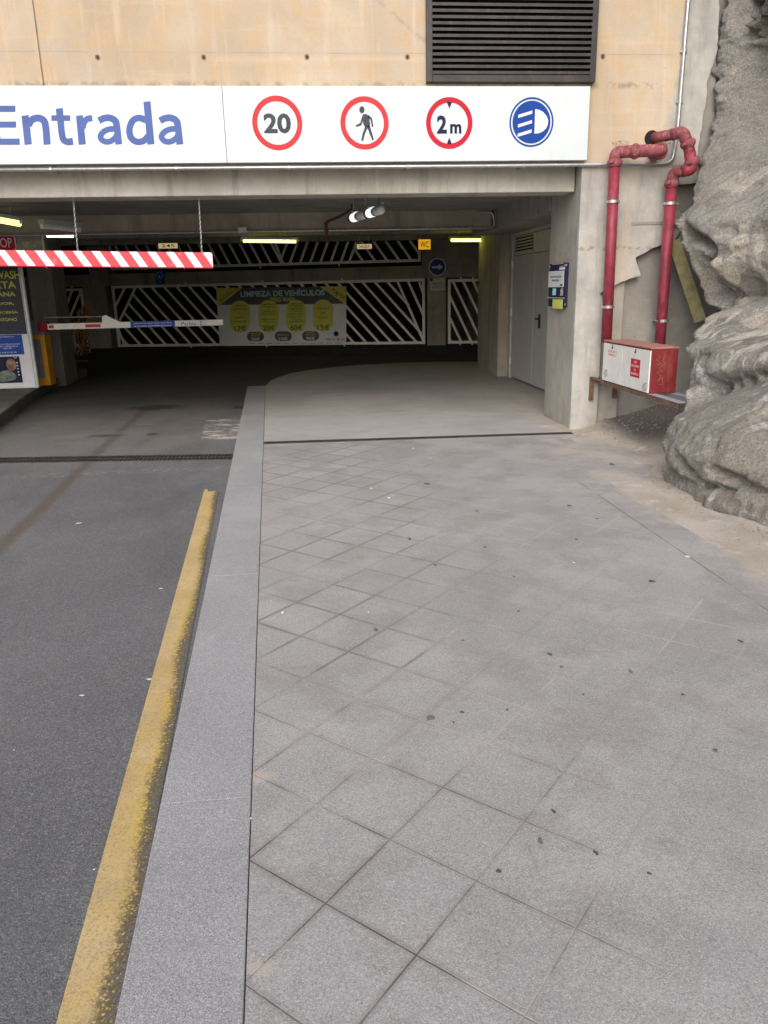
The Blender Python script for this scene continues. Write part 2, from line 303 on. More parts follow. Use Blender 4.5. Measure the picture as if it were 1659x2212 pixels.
def worn_white():
    k = NT('worn_white_paint'); oc = k.n('TexCoord').outputs['Object']; x, y, z = k.sep(oc)
    a = k.math('MULTIPLY', k.rng(k.noise(9, 6, .8, k.scaled(.5, 1.3, 1)), .50, .57), k.rng(k.math('ABSOLUTE', x), .30, .24))
    a = k.math('MULTIPLY', a, k.rng(k.math('ABSOLUTE', y), .86, .70))
    return k.fin((.55, .53, .49), .8, k.noise(60), .3, .003, alpha=k.math('MULTIPLY', a, .85))
M['wworn'] = worn_white()
def stripes():
    k = NT('red_white_board'); oc = k.n('TexCoord').outputs['Object']; x, y, z = k.sep(oc)
    t = k.math('FRACT', k.math('DIVIDE', k.math('ADD', x, k.math('MULTIPLY', z, .66)), .1905))
    s = k.rng(t, .44, .455); c = k.mix(s, (.80, .80, .80), (.66, .045, .07))
    c = k.mix(k.rng(k.noise(11, 6, .7), .56, .66, 0, .25), c, (.45, .42, .4))
    return k.fin(c, .45, k.noise(30), .05, .002)
M['stripes'] = stripes()
M['white'] = plain('white_enamel', (.60, .665, .70), .35, var=.04, scale=1.2, dirt=(.42, .42, .42, .28))
M['white2'] = plain('white_paint', (.74, .74, .72), .5, var=.04, dirt=(.4, .38, .34, .3))
M['grille'] = plain('grille_paint', (.80, .80, .79), .5, var=.06, dirt=(.3, .28, .25, .35))
M['blue'] = plain('blue_vinyl', (.012, .06, .30), .4, var=.06)
M['letter'] = plain('faded_blue_vinyl', (.085, .135, .36), .45, var=.08, scale=2)
M['red'] = plain('red_vinyl', (.50, .018, .04), .4, var=.06)
M['redfade'] = plain('faded_red_vinyl', (.56, .045, .055), .4, var=.06)
M['dgrey'] = plain('dark_grey_vinyl', (.06, .07, .085), .5)
M['navy'] = plain('navy_vinyl', (.02, .022, .06), .5)
M['pipe'] = plain('red_pipe_paint', (.24, .032, .055), .42, var=.18, scale=9, bs=.2, dirt=(.26, .15, .15, .5), spec=.3)
M['pipe_old'] = plain('old_dark_red_paint', (.13, .035, .030), .7, var=.3, dirt=(.1, .07, .05, .5))
M['pipe_dirty'] = plain('chalky_red_fitting', (.25, .06, .075), .75, var=.3, scale=14, bs=.6, dirt=(.38, .33, .28, .75))
M['redbox'] = plain('red_cabinet_paint', (.17, .016, .018), .45, var=.12, scale=4, dirt=(.42, .16, .13, .35))
M['boxtop'] = plain('dusty_red_top', (.33, .15, .12), .8, var=.2, scale=8, dirt=(.36, .3, .25, .8))
M['galv'] = plain('galvanised_steel', (.50, .52, .53), .35, .75, var=.15, scale=20, dirt=(.3, .3, .29, .3))
M['galv_rail'] = plain('rail_steel', (.36, .38, .42), .55, .3, var=.15, dirt=(.25, .2, .17, .5))
M['rust'] = plain('rusty_steel', (.15, .085, .06), .85, var=.35, scale=18, bs=.5, dirt=(.25, .12, .06, .6))
M['louvre'] = plain('dark_bronze_metal', (.038, .035, .036), .45, .2, var=.25, scale=5, dirt=(.12, .09, .075, .5))
M['black'] = plain('black_plastic', (.012, .012, .013), .4)
M['iron'] = plain('cast_iron', (.060, .052, .045), .6, .3, var=.3, dirt=(.16, .14, .11, .5))
M['hole'] = plain('dark_hole', (.055, .042, .032), .9)  # flat dark brown discs in place of the tie recesses
M['void'] = plain('dark_void', (.010, .010, .011), .9)
M['door'] = plain('grey_door_paint', (.47, .475, .455), .45, var=.04, dirt=(.25, .24, .22, .3))
M['doorpatch'] = plain('touched_up_paint', (.42, .44, .47), .5, var=.05)
M['orange'] = plain('orange_cabinet_paint', (.80, .36, .02), .5, var=.08)
M['mgrey'] = plain('machine_grey', (.25, .25, .28), .5)
M['ticket'] = plain('pale_ticket_print', (.40, .38, .26), .5, var=.35, scale=9)
M['slate'] = plain('slate_poster', (.055, .058, .085), .4, var=.1)
M['teal'] = plain('teal_edge', (.03, .12, .15), .4)
M['alu'] = plain('pale_aluminium', (.56, .62, .62), .4, .3)
M['lime'] = plain('lime_print', (.60, .62, .14), .5, var=.08)
M['ytext'] = plain('yellow_print', (.62, .60, .10), .5)
M['banner'] = plain('banner_vinyl', (.74, .76, .82), .55, var=.06, scale=2)
M['banner_dark'] = plain('banner_charcoal', (.085, .085, .115), .55, var=.1)
M['cyan'] = plain('cyan_print', (.35, .72, .74), .5)
M['olive'] = plain('olive_print', (.13, .14, .02), .5)
M['wtext'] = plain('white_print', (.72, .72, .74), .5)
M['board_olive'] = plain('olive_board', (.23, .205, .095), .8, var=.25, scale=10, dirt=(.2, .18, .1, .6))
M['paper'] = plain('paper', (.60, .63, .66), .6, var=.03)
M['paper2'] = plain('pale_green_paper', (.50, .55, .50), .6, var=.05)
M['green'] = plain('green_print', (.06, .22, .14), .5)
M['postblue'] = plain('poster_blue', (.02, .08, .42), .4)
M['maroon'] = plain('dark_red_print', (.25, .015, .02), .5)
M['photo_a'] = plain('pale_car_print', (.18, .22, .20), .4, var=.4, scale=12)
M['photo_b'] = plain('warm_glow_print', (.28, .17, .13), .4, var=.5, scale=14)
M['salmon'] = plain('orange_print', (.72, .33, .22), .5)
M['bracketglass'] = plain('lamp_glass', (.88, .92, .95), .25, var=.05)
M['tapew'] = plain('dirty_white_tape', (.5, .48, .46), .6)
M['netting'] = plain('rusty_orange_netting', (.34, .16, .055), .8, var=.6, scale=30, bs=.8)
M['tubeY'] = emis('yellow_tube', (1., .90, .10), 6.5)
M['tubeW'] = emis('white_tube', (.95, 1., .98), 9.)
M['reflector_glow'] = emis('glowing_reflector', (.9, .95, 1.), .9)  # slight glow gives the highlights on the twin lamp's reflectors
M['tubeG'] = emis('yellow_green_lamp', (.85, .80, .20), 2.)
M['exitY'] = emis('lit_yellow_sign', (1., .50, .02), .45)
M['exitW'] = emis('lit_cream_sign', (.9, .68, .36), .35)
M['gum'] = plain('chewed_gum', (.075, .075, .078), .7)
M['gum2'] = plain('faded_gum', (.13, .13, .13), .8)
M['dropping'] = plain('bird_dropping', (.7, .7, .68), .8)
M['leaf'] = plain('dry_leaf', (.42, .29, .09), .8)
M['dark_soil'] = plain('dark_soil', (.10, .085, .06), .95, var=.3)

# ------------------------------------------------------------------ mesh helper
def wm(o):
    m_ = Matrix.LocRotScale(o.location, o.rotation_euler, o.scale)
    return wm(o.parent) @ m_ if o.parent else m_
class MB:
    def __init__(s): s.v = []; s.f = []; s.mi = []; s.cur = 0
    def add(s, vs, fs):
        n = len(s.v); s.v += [Vector(q) for q in vs]; s.f += [tuple(i+n for i in f) for f in fs]; s.mi += [s.cur]*len(fs); return s
    def box(s, a, b, M4=None):
        x0, y0, z0 = a; x1, y1, z1 = b
        vs = [Vector(q) for q in ((x0, y0, z0), (x1, y0, z0), (x1, y1, z0), (x0, y1, z0), (x0, y0, z1), (x1, y0, z1), (x1, y1, z1), (x0, y1, z1))]
        if M4: vs = [M4 @ q for q in vs]
        return s.add(vs, [(0, 3, 2, 1), (4, 5, 6, 7), (0, 1, 5, 4), (1, 2, 6, 5), (2, 3, 7, 6), (3, 0, 4, 7)])
    def bar(s, a, b, w, d, n=(0, 1, 0)):      # flat bar from a to b, width w, depth d along n
        a = Vector(a); b = Vector(b); t = (b-a).normalized(); n = Vector(n).normalized(); q = t.cross(n).normalized()
        vs = []
        for p in (a, b):
            for i, j in ((-1, -1), (1, -1), (1, 1), (-1, 1)): vs.append(p+q*(w/2*i)+n*(d/2*j))
        return s.add(vs, [(0, 1, 2, 3), (7, 6, 5, 4), (0, 4, 5, 1), (1, 5, 6, 2), (2, 6, 7, 3), (3, 7, 4, 0)])
    def prism(s, poly, o, u, v, d):           # polygon (a,b) -> o+a*u+b*v, thickened by vector d
        o = Vector(o); u = Vector(u); v = Vector(v); d = Vector(d); n = len(poly)
        area = sum(poly[i][0]*poly[(i+1) % n][1]-poly[(i+1) % n][0]*poly[i][1] for i in range(n))
        if area*(u.cross(v).dot(d)) > 0: poly = poly[::-1]
        base = [o+u*a+v*b for a, b in poly]
        s.add(base+[q+d for q in base], [tuple(range(n)), tuple(range(2*n-1, n-1, -1))]+[(i, i+n, (i+1) % n+n, (i+1) % n) for i in range(n)])
        return s
    def tube(s, pts, r, seg=14, cap=True):
        pts = [Vector(p) for p in pts]; n = len(pts); rs = r if isinstance(r, (list, tuple)) else [r]*n
        t0 = (pts[1]-pts[0]).normalized(); a = t0.orthogonal().normalized(); vs = []
        for i, p in enumerate(pts):
            t = ((pts[min(i+1, n-1)]-p).normalized()+(p-pts[max(i-1, 0)]).normalized()).normalized()
            a = (a-t*a.dot(t)).normalized(); b = t.cross(a)
            for k in range(seg):
                th = 2*math.pi*k/seg; vs.append(p+(a*math.cos(th)+b*math.sin(th))*rs[i])
        fs = [(i*seg+k, i*seg+(k+1) % seg, (i+1)*seg+(k+1) % seg, (i+1)*seg+k) for i in range(n-1) for k in range(seg)]
        if cap: fs += [tuple(range(seg-1, -1, -1)), tuple((n-1)*seg+k for k in range(seg))]
        return s.add(vs, fs)
    def disc(s, c, r, nrm, d=.002, seg=40, r_in=0, asp=1.):
        nrm = Vector(nrm).normalized(); a = nrm.orthogonal().normalized()
        if abs(nrm.z) < .9: a = Vector((0, 0, 1)).cross(nrm).normalized()
        b = nrm.cross(a); c = Vector(c)
        ring = lambda rr, o: [c+nrm*o+(a*math.cos(2*math.pi*k/seg)*asp+b*math.sin(2*math.pi*k/seg))*rr for k in range(seg)]
        if not r_in:
            return s.add(ring(r, 0)+ring(r, d), [tuple(range(seg-1, -1, -1)), tuple(range(seg, 2*seg))]+[(k, (k+1) % seg, (k+1) % seg+seg, k+seg) for k in range(seg)])
        S_ = seg; vs = ring(r, 0)+ring(r, d)+ring(r_in, 0)+ring(r_in, d); fs = []
        for k in range(S_):
            j = (k+1) % S_
            fs += [(k, j, j+S_, k+S_), (k+S_, j+S_, j+3*S_, k+3*S_), (k+3*S_, j+3*S_, j+2*S_, k+2*S_), (k+2*S_, j+2*S_, j, k)]
        return s.add(vs, fs)
    def text(s, body, o, u, v, h=None, w=None, bold=0., align='l', depth=.002):
        c = bpy.data.curves.new('t', 'FONT'); c.body = body; c.offset = bold; c.resolution_u = 3; c.fill_mode = 'BOTH'; c.extrude = .0
        ob = bpy.data.objects.new('t', c); COL.objects.link(ob); bpy.context.view_layer.update()
        me = bpy.data.meshes.new_from_object(ob.evaluated_get(bpy.context.evaluated_depsgraph_get()))
        vs = [q.co.copy() for q in me.vertices]; fs = [tuple(p.vertices) for p in me.polygons]
        bpy.data.objects.remove(ob); bpy.data.curves.remove(c); bpy.data.meshes.remove(me)
        if not vs: return s
        x0 = min(q.x for q in vs); x1 = max(q.x for q in vs); y0 = min(q.y for q in vs); y1 = max(q.y for q in vs)
        sy = h/(y1-y0) if h else w/(x1-x0); sx = w/(x1-x0) if w else sy
        W_ = (x1-x0)*sx; off = {'l': 0, 'c': -W_/2, 'r': -W_}[align]
        o = Vector(o); u = Vector(u); v = Vector(v); n = u.cross(v).normalized()
        s.add([o+u*((q.x-x0)*sx+off)+v*((q.y-y0)*sy) for q in vs], fs)
        return s
    def build(s, name, mat, parent=None, local=False, bevel=0, smooth=False, base=None):
        me = bpy.data.meshes.new(name)
        o = bpy.data.objects.new(name, me); COL.objects.link(o); vs = s.v
        if parent:
            o.parent = parent
            if not local: mi = wm(parent).inverted(); vs = [mi @ q for q in vs]
        else:
            if base is None:
                xs = [q.x for q in vs]; ys = [q.y for q in vs]; zs = [q.z for q in vs]
                base = Vector(((min(xs)+max(xs))/2, (min(ys)+max(ys))/2, min(zs)))
            base = Vector(base); o.location = base; vs = [q-base for q in vs]
        me.from_pydata([tuple(q) for q in vs], [], s.f)
        for m_ in (mat if isinstance(mat, (list, tuple)) else [mat]): me.materials.append(M[m_])
        me.polygons.foreach_set('material_index', s.mi)
        if smooth: me.polygons.foreach_set('use_smooth', [True]*len(me.polygons))
        me.update()
        if bevel:
            bv = o.modifiers.new('bevel', 'BEVEL'); bv.width = bevel; bv.segments = 2; bv.limit_method = 'ANGLE'
        if smooth == 2:
            me.shade_auto_smooth if False else None
        return o
def tag(o, label=None, cat=None, group=None, kind=None):
    for k_, v_ in (('label', label), ('category', cat), ('group', group), ('kind', kind)):
        if v_: o[k_] = v_
    return o
def thing(name, loc, label, cat, group=None, rz=0.):
    o = bpy.data.objects.new(name, None); COL.objects.link(o); o.location = loc; o.rotation_euler = (0, 0, rz); o.empty_display_size = .1
    return tag(o, label, cat, group)
def struct(mb, name, mat, **k): return tag(mb.build(name, mat, **k), kind='structure')
def smooth_path(pts, rad, n=7):
    pts = [Vector(p) for p in pts]; out = [pts[0]]
    for i in range(1, len(pts)-1):
        p = pts[i]; a = (pts[i-1]-p); b = (pts[i+1]-p); r_ = min(rad, a.length*.49, b.length*.49)
        A = p+a.normalized()*r_; B = p+b.normalized()*r_
        for k in range(n+1):
            t = k/n; out.append(A*(1-t)**2+p*2*t*(1-t)+B*t*t)
    return out+[pts[-1]]
def each(parts, name, mat, parent, **k):
    for p in parts: p.build(name, mat, parent, **k)
X_, Y_, Z_ = Vector((1, 0, 0)), Vector((0, 1, 0)), Vector((0, 0, 1))

# ================================================================== GROUND
FY = 8.42      # plane of the facade
RZ = -.06      # road level
kl = lambda y: -.447-.046*y
kr = lambda y: -.158-.0445*y
g = MB(); g.add([(-120, -120, -.12), (120, -120, -.12), (120, 120, -.12), (-120, 120, -.12)], [(0, 1, 2, 3)])
struct(g, 'ground', 'dirt')
g = MB(); ys = [-8+i*1.0 for i in range(37)]
vs = []
for y in ys: vs += [(-12, y, RZ), (kl(y)+.02, y, RZ), (6.5, y, RZ)]
fs = []
for i in range(len(ys)-1):
    fs.append((3*i, 3*i+1, 3*i+4, 3*i+3))
    if ys[i] >= 13.0: fs.append((3*i+1, 3*i+2, 3*i+5, 3*i+4))
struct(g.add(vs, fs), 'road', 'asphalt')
# kerb of granite lengths
g = MB(); y = -6.2
while y < 13.6:
    y1 = min(y+2.1, 13.72)
    a, b = y+.0015, y1-.0015
    g.prism([(kl(a), a), (kr(a), a), (kr(b), b), (kl(b), b)], (0, 0, -.14), X_, Y_, (0, 0, .143)); y = y1
struct(g, 'kerb', 'kerb', bevel=.003)
# paving
g = MB(); dr = lambda x: 8.33-.04*(x+.5)
P = [(kr(-6)+.0025, -6), (2.5, -6), (2.5, 3.9), (2.46, 6.03), (3.0, 6.07), (3.22, 6.6), (3.07, 7.95), (2.93, 8.2), (kr(8.3)+.0025, 8.32)]
g.prism(P, (0, 0, -.1), X_, Y_, (0, 0, .1))
def blot(g, x, y, r, z, mi, asp=1.5, seg=14):
    if mi == 3: r *= .6
    elif mi: r *= .85
    g.cur = mi; c = onZ(x, y, z); ph = random.random()*6; vs = [c]
    for k in range(seg):
        a = 2*math.pi*k/seg; rr = r*(1+.22*math.sin(2*a+ph)+.15*math.sin(3*a+2*ph)+random.uniform(-.1, .1))
        vs.append(c+Vector((math.cos(a)*rr, math.sin(a)*rr*asp, 0)))
    g.add(vs, [(0, k+1, (k+1) % seg+1) for k in range(seg)]); g.cur = 0
for x, y, r, mi in ((998, 1538, .009, 1), (930, 1550, .017, 2), (1196, 1752, .008, 1), (1287, 1842, .008, 1), (1167, 1816, .010, 2), (1077, 1881, .008, 1), (1188, 1413, .012, 1),
        (1408, 1255, .018, 1), (923, 1045, .028, 1), (1048, 1182, .012, 1), (885, 1164, .014, 1), (812, 1360, .014, 2), (1096, 1533, .006, 1), (1322, 1003, .03, 1), (1030, 1103, .014, 2),
        (1600, 1385, .012, 1), (1475, 1500, .008, 1), (1260, 1500, .006, 1), (1110, 1245, .008, 1), (1362, 1450, .012, 2), (1213, 1440, .01, 2), (1402, 1886, .006, 1), (1545, 1620, .01, 2),
        (980, 1560, .005, 1), (1000, 1383, .008, 2), (1120, 1320, .008, 1), (940, 1220, .012, 2), (1245, 1165, .012, 2), (1230, 1092, .02, 1), (1290, 1120, .012, 1),
        (610, 1323, .012, 3), (796, 1322, .008, 3), (1240, 1215, .012, 3), (840, 1075, .02, 3), (802, 1055, .018, 3), (893, 968, .02, 3), (585, 1298, .006, 3), (1485, 1202, .02, 3), (930, 990, .012, 3), (568, 2062, .003, 3), (541, 1768, .006, 3)):
    blot(g, x, y, r, .0012+.0002*mi, mi)
for i in range(34):
    x = random.uniform(580, 1640); y = random.uniform(1000, 2200); p_ = onZ(x, y, 0)
    if p_.x < 2.4: blot(g, x, y, random.uniform(.001, .0035), .0014, random.choice([1, 2, 3, 2]), 1, 7)
struct(g, 'pavement', ['paving', 'gum', 'gum2', 'dropping'])
g = MB()   # inner apron
P = [(kr(8.4)+.0025, 8.45), (2.93, 8.31), (2.96, 8.43), (2.96, 9.6), (3.7, 9.6), (3.7, 17)] + [tuple(onZ(*q).xy) for q in ((1037, 781), (940, 781.5), (850, 784), (780, 788), (720, 793), (670, 799), (630, 806), (600, 815), (585, 822))] + [(kr(13.72)+.0025, 13.72)]
g.prism(P, (0, 0, -.1), X_, Y_, (0, 0, .1))
struct(g, 'floor', 'apron')
# sandy strip, and the slope against the wall
g = MB(); nx, ny = 44, 90
def dz(x, y):
    d = x-2.5+.10*noise.noise(Vector((0, y*1.4, 5)))+.05*noise.noise(Vector((x*3, y*5, 1))); h = max(-.02, min(.012, d*.08))+.02*max(0, d)**2; d = max(0, d)
    h += .20*max(0, min(1, (y-7.2)/1.3))**1.5*max(0, min(1, (x-3.0)/1.1))
    return h+.03*noise.noise(Vector((x*2, y*2, 0)))*min(1, d*3)+.012*noise.noise(Vector((x*9, y*9, 2)))*min(1, d*6)
vs = [(2.34+3.1*(i/nx)**1.2, -6+14.7*(j/ny)**.6, 0) for j in range(ny+1) for i in range(nx+1)]
vs = [(x, y, dz(x, y)-(.02 if ((x < 3.2-.5*max(0, y-7.6)) and y > 6.07-.0) else 0)) for x, y, _ in vs]
g.add(vs, [(j*(nx+1)+i, j*(nx+1)+i+1, (j+1)*(nx+1)+i+1, (j+1)*(nx+1)+i) for j in range(ny) for i in range(nx)])
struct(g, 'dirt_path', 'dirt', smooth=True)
# pebbles in the corner under the hose cabinet
g = MB()
for i in range(420):
    x = random.uniform(3.15, 4.3); y = random.uniform(6.9, 8.5); r = random.uniform(.004, .014)*(1.3 if y > 7.6 else .8)
    z = dz(x, y)+r*.3; a = [Vector((random.uniform(.6, 1.2)*r*q[0], random.uniform(.6, 1.2)*r*q[1], random.uniform(.5, .9)*r*q[2]))+Vector((x, y, z)) for q in ((1, 0, 0), (0, 1, 0), (-1, 0, 0), (0, -1, 0), (0, 0, 1), (0, 0, -1))]
    g.add(a, [(0, 1, 4), (1, 2, 4), (2, 3, 4), (3, 0, 4), (1, 0, 5), (2, 1, 5), (3, 2, 5), (0, 3, 5)])
for i in range(260):
    y = random.uniform(3.4, 6.4); x = 2.88+abs(y-5.3)*.06-abs(random.gauss(0, .09)); r = random.uniform(.003, .011)
    z = max(0, dz(x, y))+r*.3; a = [Vector((random.uniform(.6, 1.2)*r*q[0], random.uniform(.6, 1.2)*r*q[1], random.uniform(.5, .9)*r*q[2]))+Vector((x, y, z)) for q in ((1, 0, 0), (0, 1, 0), (-1, 0, 0), (0, -1, 0), (0, 0, 1), (0, 0, -1))]
    g.add(a, [(0, 1, 4), (1, 2, 4), (2, 3, 4), (3, 0, 4), (1, 0, 5), (2, 1, 5), (3, 2, 5), (0, 3, 5)])
tag(g.build('gravel', 'shot'), 'loose gravel and rubble below the hose cabinet and along the foot of the rock', 'gravel', kind='stuff')
g = MB()
for x, y in ((1327, 1056), (1335, 1062), (1345, 1068), (1352, 1072), (1318, 1046), (1365, 1080), (1372, 1086), (1340, 1064), (1332, 1058), (1356, 1078)):
    c = onZ(x, y, .012); a = random.random()*6; l = random.uniform(.008, .02)
    e = Vector((math.cos(a), math.sin(a), .2))*l; f_ = Vector((-math.sin(a), math.cos(a), 0))*l*.3
    g.add([c-e, c+f_, c+e+Vector((0, 0, .005)), c-f_], [(0, 3, 2, 1)])
tag(g.build('fallen_leaves', 'leaf'), 'small dry yellow leaf bits along the sandy edge of the paving', 'leaves', kind='stuff')

# yellow kerb line (own frame: x across, y along)
a0 = onZ(122, 2212, RZ); a1 = onZ(440, 1063, RZ); ang = math.atan2(a1.y-a0.y, a1.x-a0.x)-math.pi/2
L = (a1-a0).length
g = MB(); n = 40
vs = []
for i in range(-10, n+1):
    t = i/n*L; wr = .146-.004*t
    vs += [(0, t, 0), (wr if i < n else wr, t, 0)]
g.add(vs, [(2*i, 2*i+1, 2*i+3, 2*i+2) for i in range(n+10)])
g.add([(.0, L, 0), (.035, L, 0), (.03, L+.07, 0), (.01, L+.10, 0)], [(0, 1, 2, 3)])
o = g.build('road_marking', 'yline', base=(0, 0, 0)); o.location = (a0.x, a0.y, RZ+.004); o.rotation_euler = (0, 0, ang); o['kind'] = 'structure'
g = MB(); g.add([(-.3, -.9, 0), (.3, -.9, 0), (.3, .9, 0), (-.3, .9, 0)], [(0, 1, 2, 3)])
o = g.build('worn_marking', 'wworn', base=(0, 0, 0)); o.location = (-1.09, 9.75, RZ+.004); o.rotation_euler = (0, 0, R(5)); o['kind'] = 'structure'
g = MB()
for x, y, r in ((347, 1271, .012), (177, 1502, .011), (322, 1467, .012), (170, 1130, .02), (30, 1620, .004), (440, 1450, .008), (203, 2547*.7373, .004), (520, 1345, .008)):
    blot(g, x, y, r, RZ+.002, 0, .6, 11)
g.mi = [0]*len(g.f)
for x, y, r in ((232, 1880, .008), (288, 1668, .008)): blot(g, x, y, r, RZ+.0025, 1, 1.4)
struct(g, 'road_spots', ['dropping', 'gum'])

# drains
def drain(name, A, B, w, z, label, rows, pitch):
    A = Vector((*A, z)); B = Vector((*B, z)); d = (B-A).normalized(); nrm = Vector((-d.y, d.x, 0)); L_ = (B-A).length
    t = thing(name, (A+B)/2, label, 'drain')
    g = MB(); g.prism([(0, -w/2-.004), (L_, -w/2-.004), (L_, w/2+.004), (0, w/2+.004)], A+Vector((0, 0, -.02)), d, nrm, (0, 0, .0215)); g.build('channel', 'void', t)
    g = MB(); H_ = .004
    for s_ in [-w/2, w/2]+([0] if rows == 2 else []):
        g.bar(A+nrm*s_+Z_*H_, B+nrm*s_+Z_*H_, .010, .006, Z_)
    x = 0
    while x < L_:
        for r_ in range(rows):
            c0 = -w/2+r_*w/rows; off = pitch/2 if r_ else 0
            p = A+d*min(L_, x+off)+Z_*(H_-.0005)
            g.bar(p+nrm*c0, p+nrm*(c0+w/rows), pitch*.33, .005, Z_)
        x += pitch
    g.build('grate', 'iron', t); return t
ra = onZ(0, 995, RZ); rb = onZ(506, 987, RZ)
dd = (rb-ra)/(rb.x-ra.x); ra2 = ra+dd*(-7-ra.x)
drain('road_drain', (ra2.x, ra2.y+.0), (rb.x-.01, rb.y), .26, RZ, 'black slotted drain channel crossing the road before the garage', 2, .042)
drain('pavement_drain', (kr(8.4)+.01, 8.385), (2.9, 8.245), .085, .0, 'narrow slotted drain channel between paving and garage floor', 1, .028)

# traffic island
g = MB()
P = [(-3.3, 5.5), (-3.9, 9.3), (-4.08, 10.47), (-4.42, 12.4), (-4.72, 14.4), (-4.78, 16), (-4.70, 17.1), (-4.95, 17.4), (-6.6, 17.5), (-6.6, 5.5)]
g.prism(P, (0, 0, -.12), X_, Y_, (0, 0, .225))
struct(g, 'traffic_island', 'island', bevel=.02)

# ================================================================== BUILDING
bld = thing('parking_garage', (0, FY, 0), 'concrete parking garage with tan stained upper wall and wide low vehicle entrance', 'building')
def fpoly(pts, Y): return [((q := onY(x, y, Y)).x, q.z) for x, y in pts]
Jx = -2.372
XZ = lambda pl, y0, y1, g: g.prism(pl, (0, y0, 0), X_, Z_, (0, y1-y0, 0))
g = MB(); XZ([(-9, 2.8), (Jx-.008, 2.8), (Jx-.008, 8), (-9, 8)], FY, FY+.3, g); XZ([(Jx-.012, 2.8), (Jx+.012, 2.8), (Jx+.012, 8), (Jx-.012, 8)], FY+.02, FY+.3, g)
g.build('side_wall_panel', 'tan', bld, bevel=.004)
zt = onY(1256, 355, FY).z
right = [(1303, 657), (1296, 633), (1326, 619), (1360, 603), (1384, 593), (1378, 573), (1374, 555), (1402, 541), (1434, 525), (1441, 500), (1438, 440), (1440, 399), (1476, 397), (1490, 396), (1504, 394), (1504, 373), (1509, 318), (1516, 268), (1521, 240), (1525, 222), (1527, 175), (1540, 140), (1551, 105), (1553, 50), (1553, 0)]
rp = fpoly(right, FY)
rp = [(x+random.uniform(-.006, .006), z+random.uniform(-.006, .006)) for x, z in rp]
# densify + roughen the broken edge
rp2 = []
for i in range(len(rp)-1):
    a, b = rp[i], rp[i+1]; nn = max(1, int(math.dist(a, b)/.04))
    for k in range(nn):
        t = k/nn; rp2.append((a[0]+(b[0]-a[0])*t+(random.uniform(-.007, .007) if k else 0), a[1]+(b[1]-a[1])*t+(random.uniform(-.007, .007) if k else 0)))
rp2.append(rp[-1])
tanpoly = [(Jx+.008, 2.8), (2.93, 2.8), (2.93, -.1), (3.22, -.1), (3.22, rp[0][1]-.3)] + rp2 + [(4.25, 8), (Jx+.008, 8)]
# split: upper wall above 2.8, pillar front below, so that each stays a simple slab
g = MB(); XZ([(Jx+.008, 2.8)]+[(2.93, 2.8)]+[(2.93, 2.62), (2.93, -.1), (3.235, -.1)]+rp2+[(4.25, 8), (Jx+.008, 8)], FY, FY+.06, g)
XZ([(Jx+.012, 2.8), (4.2, 2.8), (4.2, 8), (Jx+.012, 8)], FY+.06, FY+.3, g)
g.build('upper_wall', 'tan', bld)
g = MB(); B2 = fpoly([(1440, 398), (1530, 394), (1538, 372), (1545, 350), (1546, 187), (1548, 130), (1556, 0)], FY+.03)
XZ(B2+[(4.3, 8), (4.0, 8)], FY+.035, FY+.2, g); g.build('set_back_strip', 'shot', bld)
g = MB(); XZ([(3.2, -.2), (9, -.2), (9, 8), (4.0, 8), (4.0, 3.0), (3.2, 2.7)], FY+.10, FY+1.2, g); g.build('backing_wall', 'shot', bld)
g = MB(); XZ(fpoly([(1365, 480), (1440, 478), (1482, 479), (1482, 484), (1440, 484), (1365, 486)], FY-.01), FY-.008, FY+.02, g); XZ(fpoly([(1440, 484), (1480, 484), (1450, 530), (1438, 525)], FY+.05), FY+.05, FY+.11, g); g.build('plaster_lip', 'shot', bld)
# beam over the entrance
g = MB(); g.box((-9, FY+.2, 2.55), (2.93, FY+.55, 2.84)); g.build('entrance_beam', 'conc_light', bld, bevel=.01)
g = MB(); g.prism([(2.935, FY+.061), (3.5, FY+.061), (3.5, 9.6), (2.985, 9.6)], (0, 0, -.1), X_, Y_, (0, 0, 2.9)); g.build('entrance_pillar', 'conc', bld, bevel=.012)
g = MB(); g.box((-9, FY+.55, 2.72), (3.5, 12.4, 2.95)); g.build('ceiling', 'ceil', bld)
g = MB(); g.box((-9, 12.4, 2.47), (2.92, 12.75, 2.95)); g.build('ceiling_beam', 'conc_brown', bld, bevel=.01)
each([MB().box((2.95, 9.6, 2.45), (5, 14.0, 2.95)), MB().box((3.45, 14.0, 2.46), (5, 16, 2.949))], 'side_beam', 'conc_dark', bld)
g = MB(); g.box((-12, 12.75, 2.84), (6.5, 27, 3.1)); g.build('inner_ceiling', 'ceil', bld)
each([MB().box((-12, 15.9, 2.62), (6.5, 16.3, 2.84)), MB().box((-12, 18.6, 2.66), (6.5, 18.9, 2.84))], 'joist', 'conc_dark', bld)
each([MB().box((3.62, 9.6, -.1), (4.2, 11.42, 2.46)), MB().box((3.62, 13.80, -.1), (4.2, 14.05, 2.46))], 'side_wall', 'conc', bld)
g = MB(); g.prism([(3.44, 14.0), (3.75, 14.0), (3.8, 15.75), (3.46, 15.75)], (0, 0, -.1), X_, Y_, (0, 0, 3)); g.build('column', 'conc_dark', bld, bevel=.01)
g = MB(); g.box((3.445, 13.97, -.1), (3.66, 14.0, 2.46)); g.build('column_face', 'conc_brown', bld)
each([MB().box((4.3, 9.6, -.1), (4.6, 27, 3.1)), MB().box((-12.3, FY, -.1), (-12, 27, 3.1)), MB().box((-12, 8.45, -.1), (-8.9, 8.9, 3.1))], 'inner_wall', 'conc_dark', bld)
g = MB(); g.box((-12, 26.7, -.1), (6.5, 27, 3.1)); g.build('far_wall', 'void', bld)
